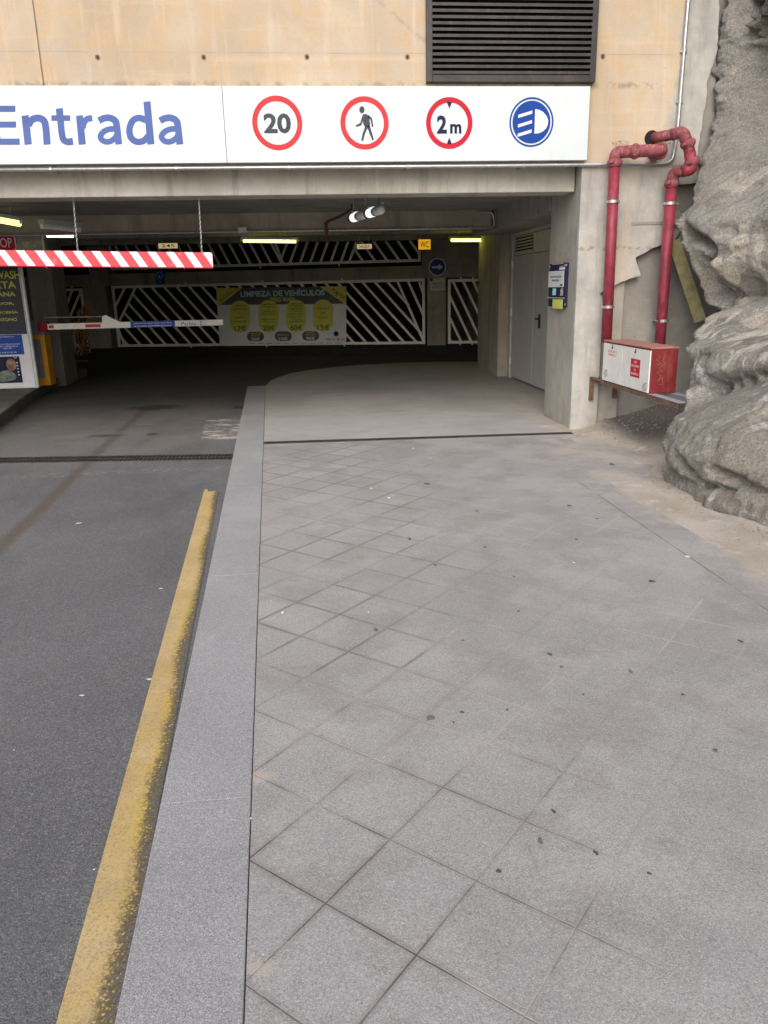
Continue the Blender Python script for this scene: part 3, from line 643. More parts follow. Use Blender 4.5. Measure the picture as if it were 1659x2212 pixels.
each([MB().box((-12.3, 8.72, 3.1), (6.5, 27, 3.4)), MB().box((-12.3, 9, 7.7), (9, 27, 8))], 'upper_floor', 'ceil', bld)
g = MB(); g.prism([(-5.05, 15.3), (-4.62, 15.3), (-4.70, 16.4), (-5.15, 16.4)], (0, 0, -.1), X_, Y_, (0, 0, 3)); g.build('column', 'conc_dark', bld, bevel=.01)
# tie holes
for x, y in ((211, 124), (440, 124), (663, 123), (880, 123), (1302, 122), (-15, 124)):
    g = MB(); c = onY(x, y, FY); g.disc(c+Vector((0, -.0025, 0)), .013, (0, -1, 0), .0015, 16); g.disc(c+Vector((0, -.0041, 0)), .022, (0, -1, 0), .0015, 20, r_in=.0185); g.build('tie_hole', 'hole', bld)
for x, y in ((1005, 177), (918, 155)): pass
# door
dr_ = MB(); yD0, yD1 = 11.42, 13.80
dr_.box((3.60, yD0, 0), (3.68, yD0+.09, 2.45)); dr_.box((3.60, yD1-.06, 0), (3.68, yD1, 2.45)); dr_.box((3.602, yD0+.09, 2.40), (3.68, yD1-.06, 2.45))
dframe = dr_.build('door_frame', 'door', bld)
g = MB(); g.box((3.625, 12.42, .03), (3.66, yD1-.07, 2.08)); dl = g.build('door', 'door', bld, bevel=.003)
g = MB(); g.box((3.625, yD0+.1, .03), (3.66, 12.405, 2.08)); dl2 = g.build('door', 'door', bld, bevel=.003)
g = MB(); g.box((3.63, 12.42, 2.09), (3.66, yD1-.07, 2.39)); g.box((3.63, yD0+.1, 2.09), (3.66, 12.405, 2.39))
for i in range(5): g.box((3.612, 12.55, 2.13+i*.048), (3.63, 13.6, 2.15+i*.048))
g.build('door_vent', 'door', dframe)
g = MB()
for i in range(5): g.box((3.625, 12.55, 2.151+i*.048), (3.6295, 13.6, 2.176+i*.048))
g.build('vent_gap', 'void', dframe)
g = MB(); g.disc((3.6235, 13.15, 1.35), .16, (-1, 0, 0), .001, 24, asp=1.); dp = g.build('paint_patch', 'doorpatch', dl)
dp.scale = (1, 1, 1.6); dp.location.z = -1.35*.6
g = MB(); g.box((3.600, 12.0, .95), (3.6245, 12.045, 1.16)); g.bar((3.585, 12.022, 1.09), (3.585, 12.16, 1.09), .022, .02, X_); g.bar((3.63, 12.022, 1.09), (3.585, 12.022, 1.09), .02, .02, Z_); g.build('handle', 'black', dl2)
for z in (.3, 1.15, 1.95):
    g = MB(); g.tube([(3.612, yD1-.065, z-.06), (3.612, yD1-.065, z+.06)], .016, 10); g.build('hinge', 'white2', dl)

# rear wall of the hall, in its own slanted frame
WL = Vector((-5.3, 22.3, 0)); WR = Vector((3.0, 20.0, 0)); wa = math.atan2(WR.y-WL.y, WR.x-WL.x)
wu = Vector((math.cos(wa), math.sin(wa), 0)); wn = Vector((math.sin(wa), -math.cos(wa), 0))   # wn faces the viewer
def onW(x, y, off=0.):
    o_ = WL+wn*off; d = ray(x, y); c = Vector((0, 0, H)); t = (o_-c).dot(wn)/d.dot(wn); return c+d*t
def wuz(x, y): p = onW(x, y); return ((p-WL).dot(wu), p.z)
def wprism(g, pts, off, th):   # pts in (u,z)
    g.prism(pts, WL+wn*off, wu, Z_, wn*th)
U = lambda x, y=700: wuz(x, y)[0]
zb = .17; z1 = wuz(920, 604)[1]+.03; z2 = wuz(910, 571)[1]-.03
cols = [(-8, U(112)), (U(190), U(238)), (U(923), U(963)), (U(1045), U(1300))]
rear = MB()
wprism(rear, [(-8, z1), (12, z1), (12, z2), (-8, z2)], -.35, .35)
rear.build('rear_band', 'conc_dark', bld)
for a, b in cols:
    g = MB(); wprism(g, [(a, zb-.3), (b, zb-.3), (b, z1-.001), (a, z1-.001)], -.3, .33); g.build('rear_column', 'conc_dark', bld)
for a, b in ((U(912), 12), (U(190, 560), U(234, 560))):
    g = MB(); wprism(g, [(a, z2+.001), (b, z2+.001), (b, 2.86), (a, 2.86)], -.3, .33); g.build('rear_pier', 'conc_dark', bld)
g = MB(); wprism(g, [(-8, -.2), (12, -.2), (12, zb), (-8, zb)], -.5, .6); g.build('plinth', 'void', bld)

# ---- lattice screens
def clip(p, q, halves):
    p = Vector(p); q = Vector(q)
    for (a, b, c) in halves:   # keep a*x+b*y >= c
        fp = a*p.x+b*p.y-c; fq = a*q.x+b*q.y-c
        if fp < 0 and fq < 0: return None
        if fp < 0: p = p+(q-p)*(fp/(fp-fq))
        elif fq < 0: q = q+(p-q)*(fq/(fq-fp))
    return (p, q) if (p-q).length > .01 else None
def half(a, b, side):   # line through a,b ; keep the side of point 'side'
    n_ = (b[1]-a[1], -(b[0]-a[0])); c = n_[0]*a[0]+n_[1]*a[1]
    if n_[0]*side[0]+n_[1]*side[1] < c: n_ = (-n_[0], -n_[1]); c = -c
    return (*n_, c)
def screen(quad, bars, label, off=.0, lw=.068):
    """quad: TL,TR,BR,BL readings; bars: list of (p,q,[halves]) in readings mapped to (u,z)"""
    q = [wuz(*p) for p in quad]
    uL = (q[0][0]+q[3][0])/2; uR = (q[1][0]+q[2][0])/2; zT = (q[0][1]+q[1][1])/2; zB = (q[2][1]+q[3][1])/2
    t = thing('lattice_screen', WL+wu*((uL+uR)/2)+Vector((0, 0, zB))+wn*.04, label, 'metal screen', 'white diagonal bar screens in the rear wall')
    P3 = lambda u, z, o_=.04: WL+wu*u+Z_*z+wn*(o_+off)
    g = MB(); h_ = lw/2
    g.bar(P3(uL, zT-h_), P3(uR, zT-h_), lw, .04, wn); g.bar(P3(uL, zB+h_), P3(uR, zB+h_), lw, .04, wn)
    g.bar(P3(uL+h_, zT-lw), P3(uL+h_, zB+lw), lw, .04, wn); g.bar(P3(uR-h_, zT-lw), P3(uR-h_, zB+lw), lw, .04, wn)
    g.build('frame', 'grille', t)
    g = MB(); box = [(1, 0, uL+.02), (-1, 0, -(uR-.02)), (0, 1, zB+.02), (0, -1, -(zT-.02))]
    for i, (p, r_, hs) in enumerate(bars):
        pu, ru = wuz(*p), wuz(*r_)
        dx, dz_ = ru[0]-pu[0], ru[1]-pu[1]; pu = (pu[0]-dx*.15, pu[1]-dz_*.15); ru = (ru[0]+dx*.15, ru[1]+dz_*.15)
        c = clip(pu, ru, box+[half(wuz(*a), wuz(*b), wuz(*s)) for a, b, s in hs])
        if c: g.bar(P3(c[0].x, c[0].y, .04+.0004*(i % 7)), P3(c[1].x, c[1].y, .04+.0004*(i % 7)), .060, .028, wn)
    g.build('bars', 'grille', t)
    for k in range(1, 4):
        u_ = uL+(uR-uL)*k/4
        for z_ in (zT+.025, zB-.025): MB().box((-.018, -.03, -.028), (.018, .03, .028), Matrix.Translation(P3(u_, z_))).build('bracket', 'grille', t)
    return t
D1 = ((292, 626), (256, 700)); D2 = ((862, 612), (909, 716))
bars = [((269, 626), (250, 664), []), ((292, 626), (254, 706), [])]
inner = (500, 690)
for i in range(-3, 34):
    xb = 279+27.3*i; bars.append(((xb-112, 622), (xb, 746), [(D1[0], D1[1], inner), (D2[0], D2[1], inner)]))
bars += [((258, 712), (270, 744), [])]
bars += [((861, 612), (909, 722), []), ((884, 612), (913, 676), []), ((907, 612), (914, 632), [])]
screen([(243, 619), (919, 600), (918, 744), (257, 748)], bars, 'long white diagonal bar screen behind the car wash banner')
bars = []
for i in range(0, 14): bars.append(((225+29*i, 515), (259+29*i, 573), [((594, 515), (613, 574), (400, 540))]))
bars.append(((593, 515), (613, 574), []))
bars = []
for i in range(-1, 17): bars.append(((243+22.6*i, 517), (273+22.6*i, 574), [((592, 515), (614, 574), (400, 540))]))
bars.append(((592, 515), (614, 574), []))
for i in range(7): bars.append(((623+21.8*i, 520), (604+21.8*i, 572), [((592, 515), (614, 574), (700, 540))]))
bars.append(((775, 512), (752, 574), []))
for i in range(8): bars.append(((750+26.5*i, 515), (786+26.5*i, 566), [((773, 516), (752, 574), (850, 540))]))
screen([(236, 512), (909, 508), (909, 570), (238, 580)], bars, 'upper white diagonal bar screen just below the dark ceiling')
bars = [((143, 627), (128, 656), []), ((158, 627), (118, 732), []), ((177, 627), (140, 716), []), ((192, 640), (150, 745), [])]
screen([(100, 624), (184, 623), (190, 747), (100, 750)], bars, 'small white diagonal bar screen left of the concrete column')
bars = [((980+i*22, 610), (1032+i*22, 720), []) for i in range(-6, 4)]
screen([(968, 603), (1075, 601), (1075, 741), (968, 742)], bars, 'white diagonal bar screen right of the round arrow sign')

# ---- banner on the screen
bt = onW(608, 740, .1); ban = thing('banner', bt, 'grey and lime car wash price banner tied on the long bar screen', 'banner')
def bz(x, y, o_=.09): return onW(x, y, o_)
def bpoly(g, pts, o_, th=.0012): g.prism([((q := bz(x, y, o_)-WL).dot(wu), q.z) for x, y in pts], WL+wn*o_, wu, Z_, wn*th)
def pill(cx, cy, w_, h_, n_=10):
    r_ = w_/2; pts = []
    if h_ > w_:
        for k in range(n_+1): a = math.pi*k/n_; pts.append((cx+r_*math.cos(a), cy-(h_/2-r_)-r_*math.sin(a)))
        for k in range(n_+1): a = math.pi*k/n_; pts.append((cx-r_*math.cos(a), cy+(h_/2-r_)+r_*math.sin(a)))
    else:
        r_ = h_/2
        for k in range(n_+1): a = math.pi*k/n_; pts.append((cx+(w_/2-r_)+r_*math.sin(a), cy-r_*math.cos(a)))
        for k in range(n_+1): a = math.pi*k/n_; pts.append((cx-(w_/2-r_)-r_*math.sin(a), cy+r_*math.cos(a)))
    return pts
g = MB(); bpoly(g, [(467, 622), (748, 618), (748, 742), (475, 747)], .085, .003); g.build('sheet', 'banner', ban)
g = MB(); bpoly(g, [(467, 622), (748, 618), (748, 656), (469, 659)], .0895); g.build('dark_header', 'banner_dark', ban)
bs_ = (bz(700, 690)-bz(500, 690)).length/200
def btext(g, s_, x, y, h, w_=None, bold=.0, al='c', o_=.0945, u=None, v=None):
    g.text(s_, bz(x, y, o_), u or wu, v or Z_, h=h*bs_, w=(w_*bs_ if w_ else None), bold=bold, align=al)
cs, sn = math.cos(R(37)), math.sin(R(37))
for n_, pl in enumerate(([(467, 622), (525, 621), (469, 664)], [(690, 619), (748, 618), (748, 659)])):
    g = MB(); bpoly(g, pl, .092); o = g.build('lime_corner', 'lime', ban); g = MB()
    if n_ == 0: btext(g, 'SERVICIO', 475, 651, 4, 28, .01, 'l', u=wu*cs+Z_*sn, v=Z_*cs-wu*sn); btext(g, 'PROFESIONAL', 477, 656, 4, 38, .01, 'l', u=wu*cs+Z_*sn, v=Z_*cs-wu*sn)
    else: btext(g, 'PLANTA', 717, 627, 6, 31, .02, 'l', u=wu*cs-Z_*sn, v=Z_*cs+wu*sn); btext(g, '-3', 718, 635, 6, 10, .02, 'l', u=wu*cs-Z_*sn, v=Z_*cs+wu*sn)
    g.build('lettering', 'olive', o)
PT = ((518.5, '17€', (('LIMPIEZA', 662), ('EXTERIOR', 670), ('+', 678), ('LIMPIEZA', 688), ('INTERIOR', 696)), 3.6, 28),
      (580, '20€', tuple((q, 659+i_*5.4) for i_, q in enumerate(('LIMPIEZA', 'EXTERIOR', '+', 'LIMPIEZA', 'INTERIOR', '+', 'ASPIRADO', 'TAPICERÍA'))), 3., 30),
      (639.5, '60€', tuple((q, 658+i_*5.4) for i_, q in enumerate(('LIMPIEZA', 'EXTERIOR', 'LIMPIEZA', 'INTERIOR', 'ASPIRADO', 'TAPICERÍA', 'TECHO', 'ALFOMBRAS'))), 3., 30),
      (698, '15€', (('PULIDO', 669), ('DE', 679), ('FARO', 689)), 4.6, 26))
for cx, pr, lines, h_, w_ in PT:
    g = MB(); bpoly(g, pill(cx, 684-(cx-518)*.012, 44, 70), .092); o = g.build('lime_pill', 'lime', ban)
    g = MB()
    for q, y in lines: btext(g, q, cx, y, h_ if len(q) > 1 else h_*.55, (w_ if len(q) > 5 else w_*len(q)/6) if len(q) > 1 else None, .01)
    g.build('lettering', 'olive', o)
    g = MB(); btext(g, pr, cx+1, 715-(cx-519)*.012, 11, 26, .02); g.build('price', 'olive', o)
for cx, pr, lines in ((552, '20€', (('LIMPIEZA', 722), ('MOTOR', 726.5))), (612, '10€', (('ENCERADO', 725),)), (671, '90€', (('PULIDO', 720), ('CARROCERÍA', 724.5)))):
    g = MB(); bpoly(g, pill(cx, 727-(cx-552)*.012, 37, 21), .0945); o = g.build('grey_pill', 'banner_dark', ban)
    g = MB()
    for q, y in lines: btext(g, q, cx, y, 3.2, 24 if len(q) > 6 else 18, .01, o_=.097)
    g.build('lettering', 'ytext', o)
    g = MB(); btext(g, pr, cx, 736-(cx-552)*.012, 7, 19, .02, o_=.097); g.build('price', 'wtext', o)
g = MB(); btext(g, 'LIMPIEZA DE VEHÍCULOS', 610, 640, 14.5, 180, .03); g.build('title', 'cyan', ban)
g = MB(); btext(g, 'SPEED WASH', 610, 652, 9, 52, .03); g.build('subtitle', 'ytext', ban)
g = MB(); btext(g, '928 51 81 81', 724, 735, 4, 40, .01); g.build('phone_number', 'navy', ban); g = MB(); c = bz(726, 721, .0945); g.disc(c, .065, wn, .001, 24); g.disc(c+wn*.0015+wu*.012, .03, wn, .001, 16); g.build('round_logo', 'navy', ban)
g = MB()
for k_ in range(11): btext(g, '-', 545+k_*18.5, 742.3-k_*.1, .9, 13)
g.build('small_print', 'dgrey', ban)

# ---- small signs inside
def frontsign(name, x, y, label, build, Yp=None):
    p = onW(x, y, .05) if Yp is None else onY(x, y, Yp)
    t = thing(name, p, label, 'sign'); build(t, p); return t
def arrow_sign(t, p):
    p = onW(945, 577, .055); g = MB(); g.disc(p, .215, wn, .004, 40, r_in=.19); g.build('white_rim', 'wtext', t)
    g = MB(); g.disc(p, .19, wn, .003, 40); g.build('blue_disc', 'blue', t)
    g = MB(); pl = [(-.14, -.025), (.03, -.025), (.03, -.075), (.14, 0), (.03, .075), (.03, .025), (-.14, .025)]; g.prism(pl, p+wn*.0035, wu, Z_, wn*.002); g.build('arrow', 'wtext', t)
frontsign('round_sign', 945, 577, 'round blue sign with white right arrow on the rear column', arrow_sign)
def papersign(t, p):
    g = MB(); g.prism([((q := onW(x, y, .06)-WL).dot(wu), q.z) for x, y in ((926, 601), (961, 600), (962, 627), (929, 629))], WL+wn*.04, wu, Z_, wn*.01); g.build('sheet', 'paper2', t)
    g = MB()
    for k_, s_ in enumerate(('SALIDA', 'PLANTA 0')): g.text(s_, onW(945, 615+k_*7, .054), wu, Z_, h=.05, w=.26, align='c', bold=.01)
    g.build('lettering', 'green', t)
    g = MB(); g.disc(onW(932, 604, .054), .04, wn, .001, 20); g.build('blue_mark', 'blue', t)
frontsign('paper_sign', 945, 627, 'pale paper notice below the round arrow sign', papersign)
def bluesign(t, p):
    g = MB(); g.prism([((q := onW(x, y, .06)-WL).dot(wu), q.z) for x, y in ((334, 585), (354, 585), (355, 613), (336, 613))], WL+wn*.01, wu, Z_, wn*.01); g.build('plate', 'postblue', t)
    g = MB(); g.disc(onW(344.5, 595, .0225), .095, wn, .001, 24, r_in=.08); g.disc(onW(344.5, 597, .0225), .03, wn, .001, 10); g.text('STOP', onW(345, 610, .0225), wu, Z_, h=.03, w=.14, align='c'); g.build('pictogram', 'cyan', t)
frontsign('blue_sign', 345, 613, 'small blue plate on the band above the long screen', bluesign)
def lit(name, x0, y0, x1, y1, Yp, txt, mat, label, tm='maroon'):
    a = onY(x0, y1, Yp); b = onY(x1, y0, Yp); t = thing(name, ((a.x+b.x)/2, Yp, a.z), label, 'lit sign', 'lit yellow signs under the garage ceiling')
    g = MB(); g.box((a.x-.01, Yp+.002, a.z-.01), (b.x+.01, Yp+.08, b.z+.01)); g.build('housing', 'black', t)
    g = MB(); g.box((a.x, Yp-.004, a.z), (b.x, Yp+.001, b.z)); g.build('face', mat, t)
    g = MB(); g.text(txt, ((a.x+b.x)/2, Yp-.006, a.z+(b.z-a.z)*.2), X_, Z_, h=(b.z-a.z)*.6, w=(b.x-a.x)*.7, align='c', bold=.01); g.build('lettering', tm, t)
    g = MB()
    for k_ in (.2, .8): xx = a.x+(b.x-a.x)*k_; g.tube([(xx, Yp+.04, b.z), (xx, Yp+.04, 2.85)], .006, 6)
    g.build('hanger', 'galv', t)
lit('lit_sign', 904, 517, 930, 539, 18.2, 'WC', 'exitY', 'square yellow lit WC sign at the upper right of the hall')
lit('lit_sign', 771, 527, 803, 538, 17.8, 'SALIDA', 'exitW', 'narrow cream lit sign between the upper bars, right of the long tube', 'dgrey')
lit('lit_sign', 343, 525, 383, 537, 17.8, '245', 'exitW', 'narrow cream lit sign above the striped height board', 'dgrey')

# ---- lights
def tubelight(a, b, mat, label, r=.022, ceil=2.84, hz=.05):
    a = Vector(a); b = Vector(b); t = thing('tube_light', (a+b)/2, label, 'lamp', 'fluorescent tube lights under the ceiling')
    d = (b-a).normalized(); g = MB(); g.tube([a, b], r, 10); g.build('tube', mat, t, smooth=False)
    g = MB(); g.bar(a-d*.05+Z_*hz, b+d*.05+Z_*hz, .09, .045, Z_); g.box(a-Vector((.02, .02, .01))-d*.03, a+Vector((.02, .02, .05))-d*.03); g.box(b-Vector((.02, .02, .01))+d*.03, b+Vector((.02, .02, .05))+d*.03)
    g.build('fitting', 'alu', t); g = MB()
    for k_ in (.2, .8): p = a+(b-a)*k_; g.tube([p+Z_*(hz+.02), Vector((p.x, p.y, max(ceil, p.z+.06)))], .006, 6)
    g.build('hanger', 'galv', t); return t
tubelight(onY(526, 521, 15.2), onY(639, 522, 15.2), 'tubeY', 'long thin yellow tube light above the car wash banner')
tubelight(onY(975, 519, 15.6), onY(1052, 519, 15.6), 'tubeY', 'yellow tube light right of the yellow WC sign', .026)
tubelight(onY(101, 507, 13.4), onY(157, 508, 13.4), 'tubeW', 'bright white tube light above the left end of the striped board', .035)
tubelight(onY(-40, 466, 11.2), onY(42, 481, 11.0), 'tubeG', 'dim yellow green tube light at the left edge of the picture', .05, 2.72)
a, b = onY(90, 489, 11.6), onY(172, 497, 12.2)
t = thing('tube_light', (a+b)/2, 'unlit dusty tube light between the yellow and the white tube', 'lamp', 'fluorescent tube lights under the ceiling')
g = MB(); g.tube([a, b], .035, 10); g.build('tube', 'bracketglass', t); g = MB(); g.bar(a+Z_*.06, b+Z_*.06, .12, .06, Z_); g.build('fitting', 'alu', t)
# twin ceiling lamp
a = onZ(758, 472, 2.5); b = onZ(826, 453, 2.5); d = (b-a).normalized()
t = thing('twin_lamp', (a+b)/2, 'twin glass tube lamp hanging slanted from the ceiling above the entrance', 'lamp')
for k0, k1 in ((0, .47), (.53, 1)):
    g = MB(); p, q_ = a+(b-a)*k0, a+(b-a)*k1; L_ = (q_-p); g.tube([p, p+L_*.03, p+L_*.1, p+L_*.9, p+L_*.97, q_], [.02, .042, .052, .052, .042, .02], 16); g.build('glass_cylinder', 'bracketglass', t, smooth=True)
    for kk in (.33,): g = MB(); c = p+L_*kk; g.tube([c-d*.09, c+d*.09], .0535, 16); g.build('reflector', 'reflector_glow', t)
    for kk in (.05, .62): g = MB(); c = p+L_*kk; g.tube([c-d*.007, c+d*.007], .056, 16); g.build('ring', 'black', t)
g = MB(); g.bar(a+Z_*.075, b+Z_*.075, .05, .03, Z_)
for k_ in (.1, .5, .9): p = a+(b-a)*k_; g.tube([p+Z_*.05, Vector((p.x, p.y, 2.72))], .009, 6)
g.build('carrier_rail', 'galv', t)
# sprinkler pipe
a = onY(706, 508, 12.2)
t = thing('sprinkler_pipe', a, 'thin dark red sprinkler pipe dropping beside the twin lamp', 'pipe')
g = MB(); g.tube(smooth_path([(a.x, 12.3, a.z-.1), (a.x, 12.3, onY(706, 480, 12.3).z), (a.x+.2, 11.9, 2.62), (a.x+.34, 11.3, 2.66), (a.x+.34, 11.3, 2.72)], .06), .020, 10); g.build('pipe_run', 'pipe_old', t, smooth=True)
g = MB()
for zz in (2.45, 2.55, 2.33): g.tube([(a.x, 12.3, zz-.02), (a.x, 12.3, zz+.02)], .030, 10)
g.build('coupling', 'pipe_old', t)
# thin conduit under the inner beam
g = MB(); pts = [onY(1062, 498, 12.36), onY(1064, 470, 12.36), onY(1052, 455, 12.36)]
g.tube([(-8, 12.37, 2.46), (2.86, 12.37, 2.46)], .014, 8); g.tube(smooth_path([(2.7, 12.36, 2.69), (2.93, 12.36, 2.69), (2.95, 12.36, 2.5), (2.88, 12.36, 2.455)], .08), .012, 8)
g.box((-.95, 12.33, 2.44), (-.82, 12.39, 2.52))
tag(g.build('inner_conduit', 'galv', smooth=False), 'grey cable conduit along the lower edge of the inner beam', 'conduit')

# ================================================================== SIGNBOARD
SY = 8.34
sb = thing('entrance_sign', onY(640, 350, SY), 'long white sign reading Entrada with four round traffic symbols', 'sign')
def sp(x, y, d=0): return onY(x, y, SY-d)
zT = sp(640, 185.5).z; zB = sp(640, 350.5).z; xs = sp(485, 270).x; xr = sp(1272, 260).x
g = MB(); g.box((-7.5, SY, zB), (xs-.002, SY+.06, zT)); g.build('panel', 'white', sb, bevel=.003)
g = MB(); g.box((xs+.002, SY, zB), (xr, SY+.06, zT)); g.build('panel', 'white', sb, bevel=.003)
def stroke(g, pts, wd, n_, curve=True):
    P_ = [Vector((a_, b_, 0)) for a_, b_ in pts]
    if curve and len(P_) > 2:
        Q = [P_[0]*2-P_[1]]+P_+[P_[-1]*2-P_[-2]]; out = []
        for i in range(1, len(Q)-2):
            for k in range(8):
                t = k/8; a_, b_, c_, d_ = Q[i-1:i+3]; out.append(.5*((2*b_)+(c_-a_)*t+(2*a_-5*b_+4*c_-d_)*t*t+(3*b_-a_-3*c_+d_)*t**3))
        P_ = out+[P_[-1]]
    L_, R_ = [], []
    for i, p in enumerate(P_):
        t = (P_[min(i+1, len(P_)-1)]-P_[max(0, i-1)]).normalized(); nn = Vector((-t.y, t.x, 0)); f__ = i/(len(P_)-1); ww = wd if isinstance(wd, (int, float)) else wd[0]+(wd[1]-wd[0])*math.sin(math.pi*f__)
        L_.append(p+nn*ww/2); R_.append(p-nn*ww/2)
    dpt = .0015+.00022*n_; mp = lambda q: sp(q.x/3, q.y/3, dpt)
    vs = [mp(q) for q in L_]+[mp(q) for q in R_]; m_ = len(L_); back = [q+Vector((0, dpt-.0004, 0)) for q in vs]
    fs = []
    for i in range(m_-1): fs += [(i, i+1, m_+i+1, m_+i), (i, 2*m_+i, 2*m_+i+1, i+1), (m_+i, m_+i+1, 3*m_+i+1, 3*m_+i)]
    g.add(vs+back, fs)
def glyph(strokes):
    g = MB()
    for n_, (pts, wd, cv) in enumerate(strokes): stroke(g, pts, wd, n_, cv)
    g.build('letter', 'letter', sb)
glyph([([(-42, 685), (-17, 937)], 46, False), ([(-60, 705), (99, 705)], 40, False), ([(-40, 807), (104, 807)], 39, False), ([(-35, 918), (127, 918)], 40, False)])
glyph([([(162, 748), (183, 937)], 47, False), ([(184, 812), (205, 778), (245, 764), (285, 784), (298, 840), (305, 937)], 45, True)])
glyph([([(384, 702), (392, 780), (400, 860), (412, 905), (440, 919), (473, 915)], (47, 42), True), ([(333, 765), (455, 765)], 36, False)])
glyph([([(515, 748), (533, 937)], 46, False), ([(534, 830), (545, 792), (567, 770), (598, 766)], 40, True)])
for dx_ in (0, 396):
    glyph([([(640+dx_, 783), (672+dx_, 767), (712+dx_, 764), (748+dx_, 785), (758+dx_, 830), (764+dx_, 880), (770+dx_, 936)], 44, True), ([(758+dx_, 836), (715+dx_, 836), (673+dx_, 852), (651+dx_, 884), (668+dx_, 912), (705+dx_, 918), (742+dx_, 898), (762+dx_, 868)], 38, True)])
glyph([([(952, 658), (978, 936)], 46, False), ([(945, 778), (900, 764), (860, 782), (839, 835), (848, 890), (885, 918), (930, 912), (962, 880)], 42, True)])
def ringsign(x, y, r, mat, name):
    c = sp(x, y, .001); g = MB(); g.disc(c, r, (0, -1, 0), .003, 56, r_in=r*.80); return c, g.build(name, mat, sb)
k1 = (sp(653, 266).x-sp(545, 266).x)/2
c, o = ringsign(599, 266, k1, 'redfade', 'speed_limit_symbol'); g = MB(); g.text('20', c+Vector((0, -.002, -.092)), X_, Z_, h=.18, w=.265, bold=.035, align='c'); g.build('digits', 'dgrey', o)
c, o = ringsign(787.5, 266, k1*.985, 'redfade', 'no_pedestrians_symbol'); g = MB(); q0 = c+Vector((0, -.002, 0))
def pp(x, y): p = sp(x, y, .003); return (p.x-q0.x, p.z-q0.z)
W_ = lambda X2, Y2: pp(700*.7373+X2*.3333, Y2*.3333)
def poly(g, pts): g.prism([W_(*p) for p in pts], q0, X_, Z_, (0, -.001, 0))
hd = [(797+17*math.cos(a*.5236), 711+23*math.sin(a*.5236)) for a in range(12)]; poly(g, hd)
poly(g, [(803, 742), (822, 738), (842, 750), (846, 775), (850, 800), (848, 822), (818, 828), (805, 800), (802, 782), (793, 812), (760, 822), (756, 812), (786, 797), (796, 762)])
poly(g, [(836, 742), (862, 765), (872, 820), (862, 824), (854, 778), (838, 762)])
poly(g, [(818, 822), (833, 830), (818, 862), (805, 912), (793, 912), (801, 865)])
poly(g, [(830, 818), (848, 812), (860, 855), (875, 905), (864, 909), (846, 865)])
g.build('walking_figure', 'dgrey', o)
c, o = ringsign(970.5, 266, k1*.965, 'red', 'height_limit_symbol'); g = MB()
g.text('2', c+Vector((-.125, -.002, -.095)), X_, Z_, h=.165, w=.10, bold=.035); g.text('m', c+Vector((.008, -.002, -.095)), X_, Z_, h=.088, w=.115, bold=.035); g.build('digits', 'navy', o)
g = MB(); rr = k1*.965*.80
g.prism([(-.026, rr+.004), (.026, rr+.004), (0, rr-.055)], c+Vector((0, -.004, 0)), X_, Z_, (0, -.001, 0)); g.prism([(-.026, -rr-.004), (.026, -rr-.004), (0, -rr+.055)], c+Vector((0, -.004, 0)), X_, Z_, (0, -.001, 0)); g.build('arrow_tip', 'navy', o)
c = sp(1148, 264, .001); rr = k1*.935; g = MB(); g.disc(c, rr, (0, -1, 0), .003, 56, r_in=rr*.93); g.disc(c, rr*.86, (0, -1, 0), .003, 56); o = g.build('headlight_symbol', 'blue', sb)
g = MB(); q0 = c+Vector((0, -.0035, 0))
W_ = lambda X2, Y2: pp(1400*.7373+X2*.3777, Y2*.3777)
poly(g, [(231, 657), (311, 632), (311, 650), (231, 675)]); poly(g, [(229, 712), (309, 687), (309, 705), (229, 730)]); poly(g, [(227, 765), (307, 740), (307, 758), (227, 783)])
poly(g, [(328, 624), (350, 628), (372, 640), (392, 662), (402, 688), (400, 712), (390, 735), (370, 753), (348, 762), (323, 764)]); g.build('headlight_shape', 'wtext', o)

# louvre
lz0 = onY(1100, 180, FY-.02).z; lx0 = onY(921, 90, FY-.05).x; lx1 = onY(1289, 90, FY-.05).x
lv = thing('louvre_grille', ((lx0+lx1)/2, FY, lz0), 'large dark metal ventilation louvre above the right end of the sign', 'louvre')
g = MB(); f_ = .058; yb, ye = FY-.07, FY-.002
g.box((lx0, yb, lz0), (lx0+f_, ye, 5.2)); g.box((lx1-f_, yb, lz0), (lx1, ye, 5.2)); g.box((lx0+f_, yb, lz0), (lx1-f_, ye, lz0+f_*1.1)); g.box((lx0+f_, yb, 5.14), (lx1-f_, ye, 5.2)); g.build('frame', 'louvre', lv, bevel=.004)
g = MB(); z = lz0+f_*1.1+.008
while z < 5.1:
    g.prism([(yb+.0025, z), (yb+.0025, z+.010), (ye-.012, z+.052), (ye-.012, z+.044)], (lx0+f_, 0, 0), Y_, Z_, (lx1-lx0-2*f_, 0, 0))
    g.box((lx0+f_, yb+.003, z), (lx1-f_, yb+.008, z+.026)); z += .0535
g.build('slats', 'louvre', lv)
g = MB(); g.box((lx0+.01, FY-.012, lz0+.01), (lx1-.01, FY-.001, 5.19)); g.build('backing', 'void', lv)

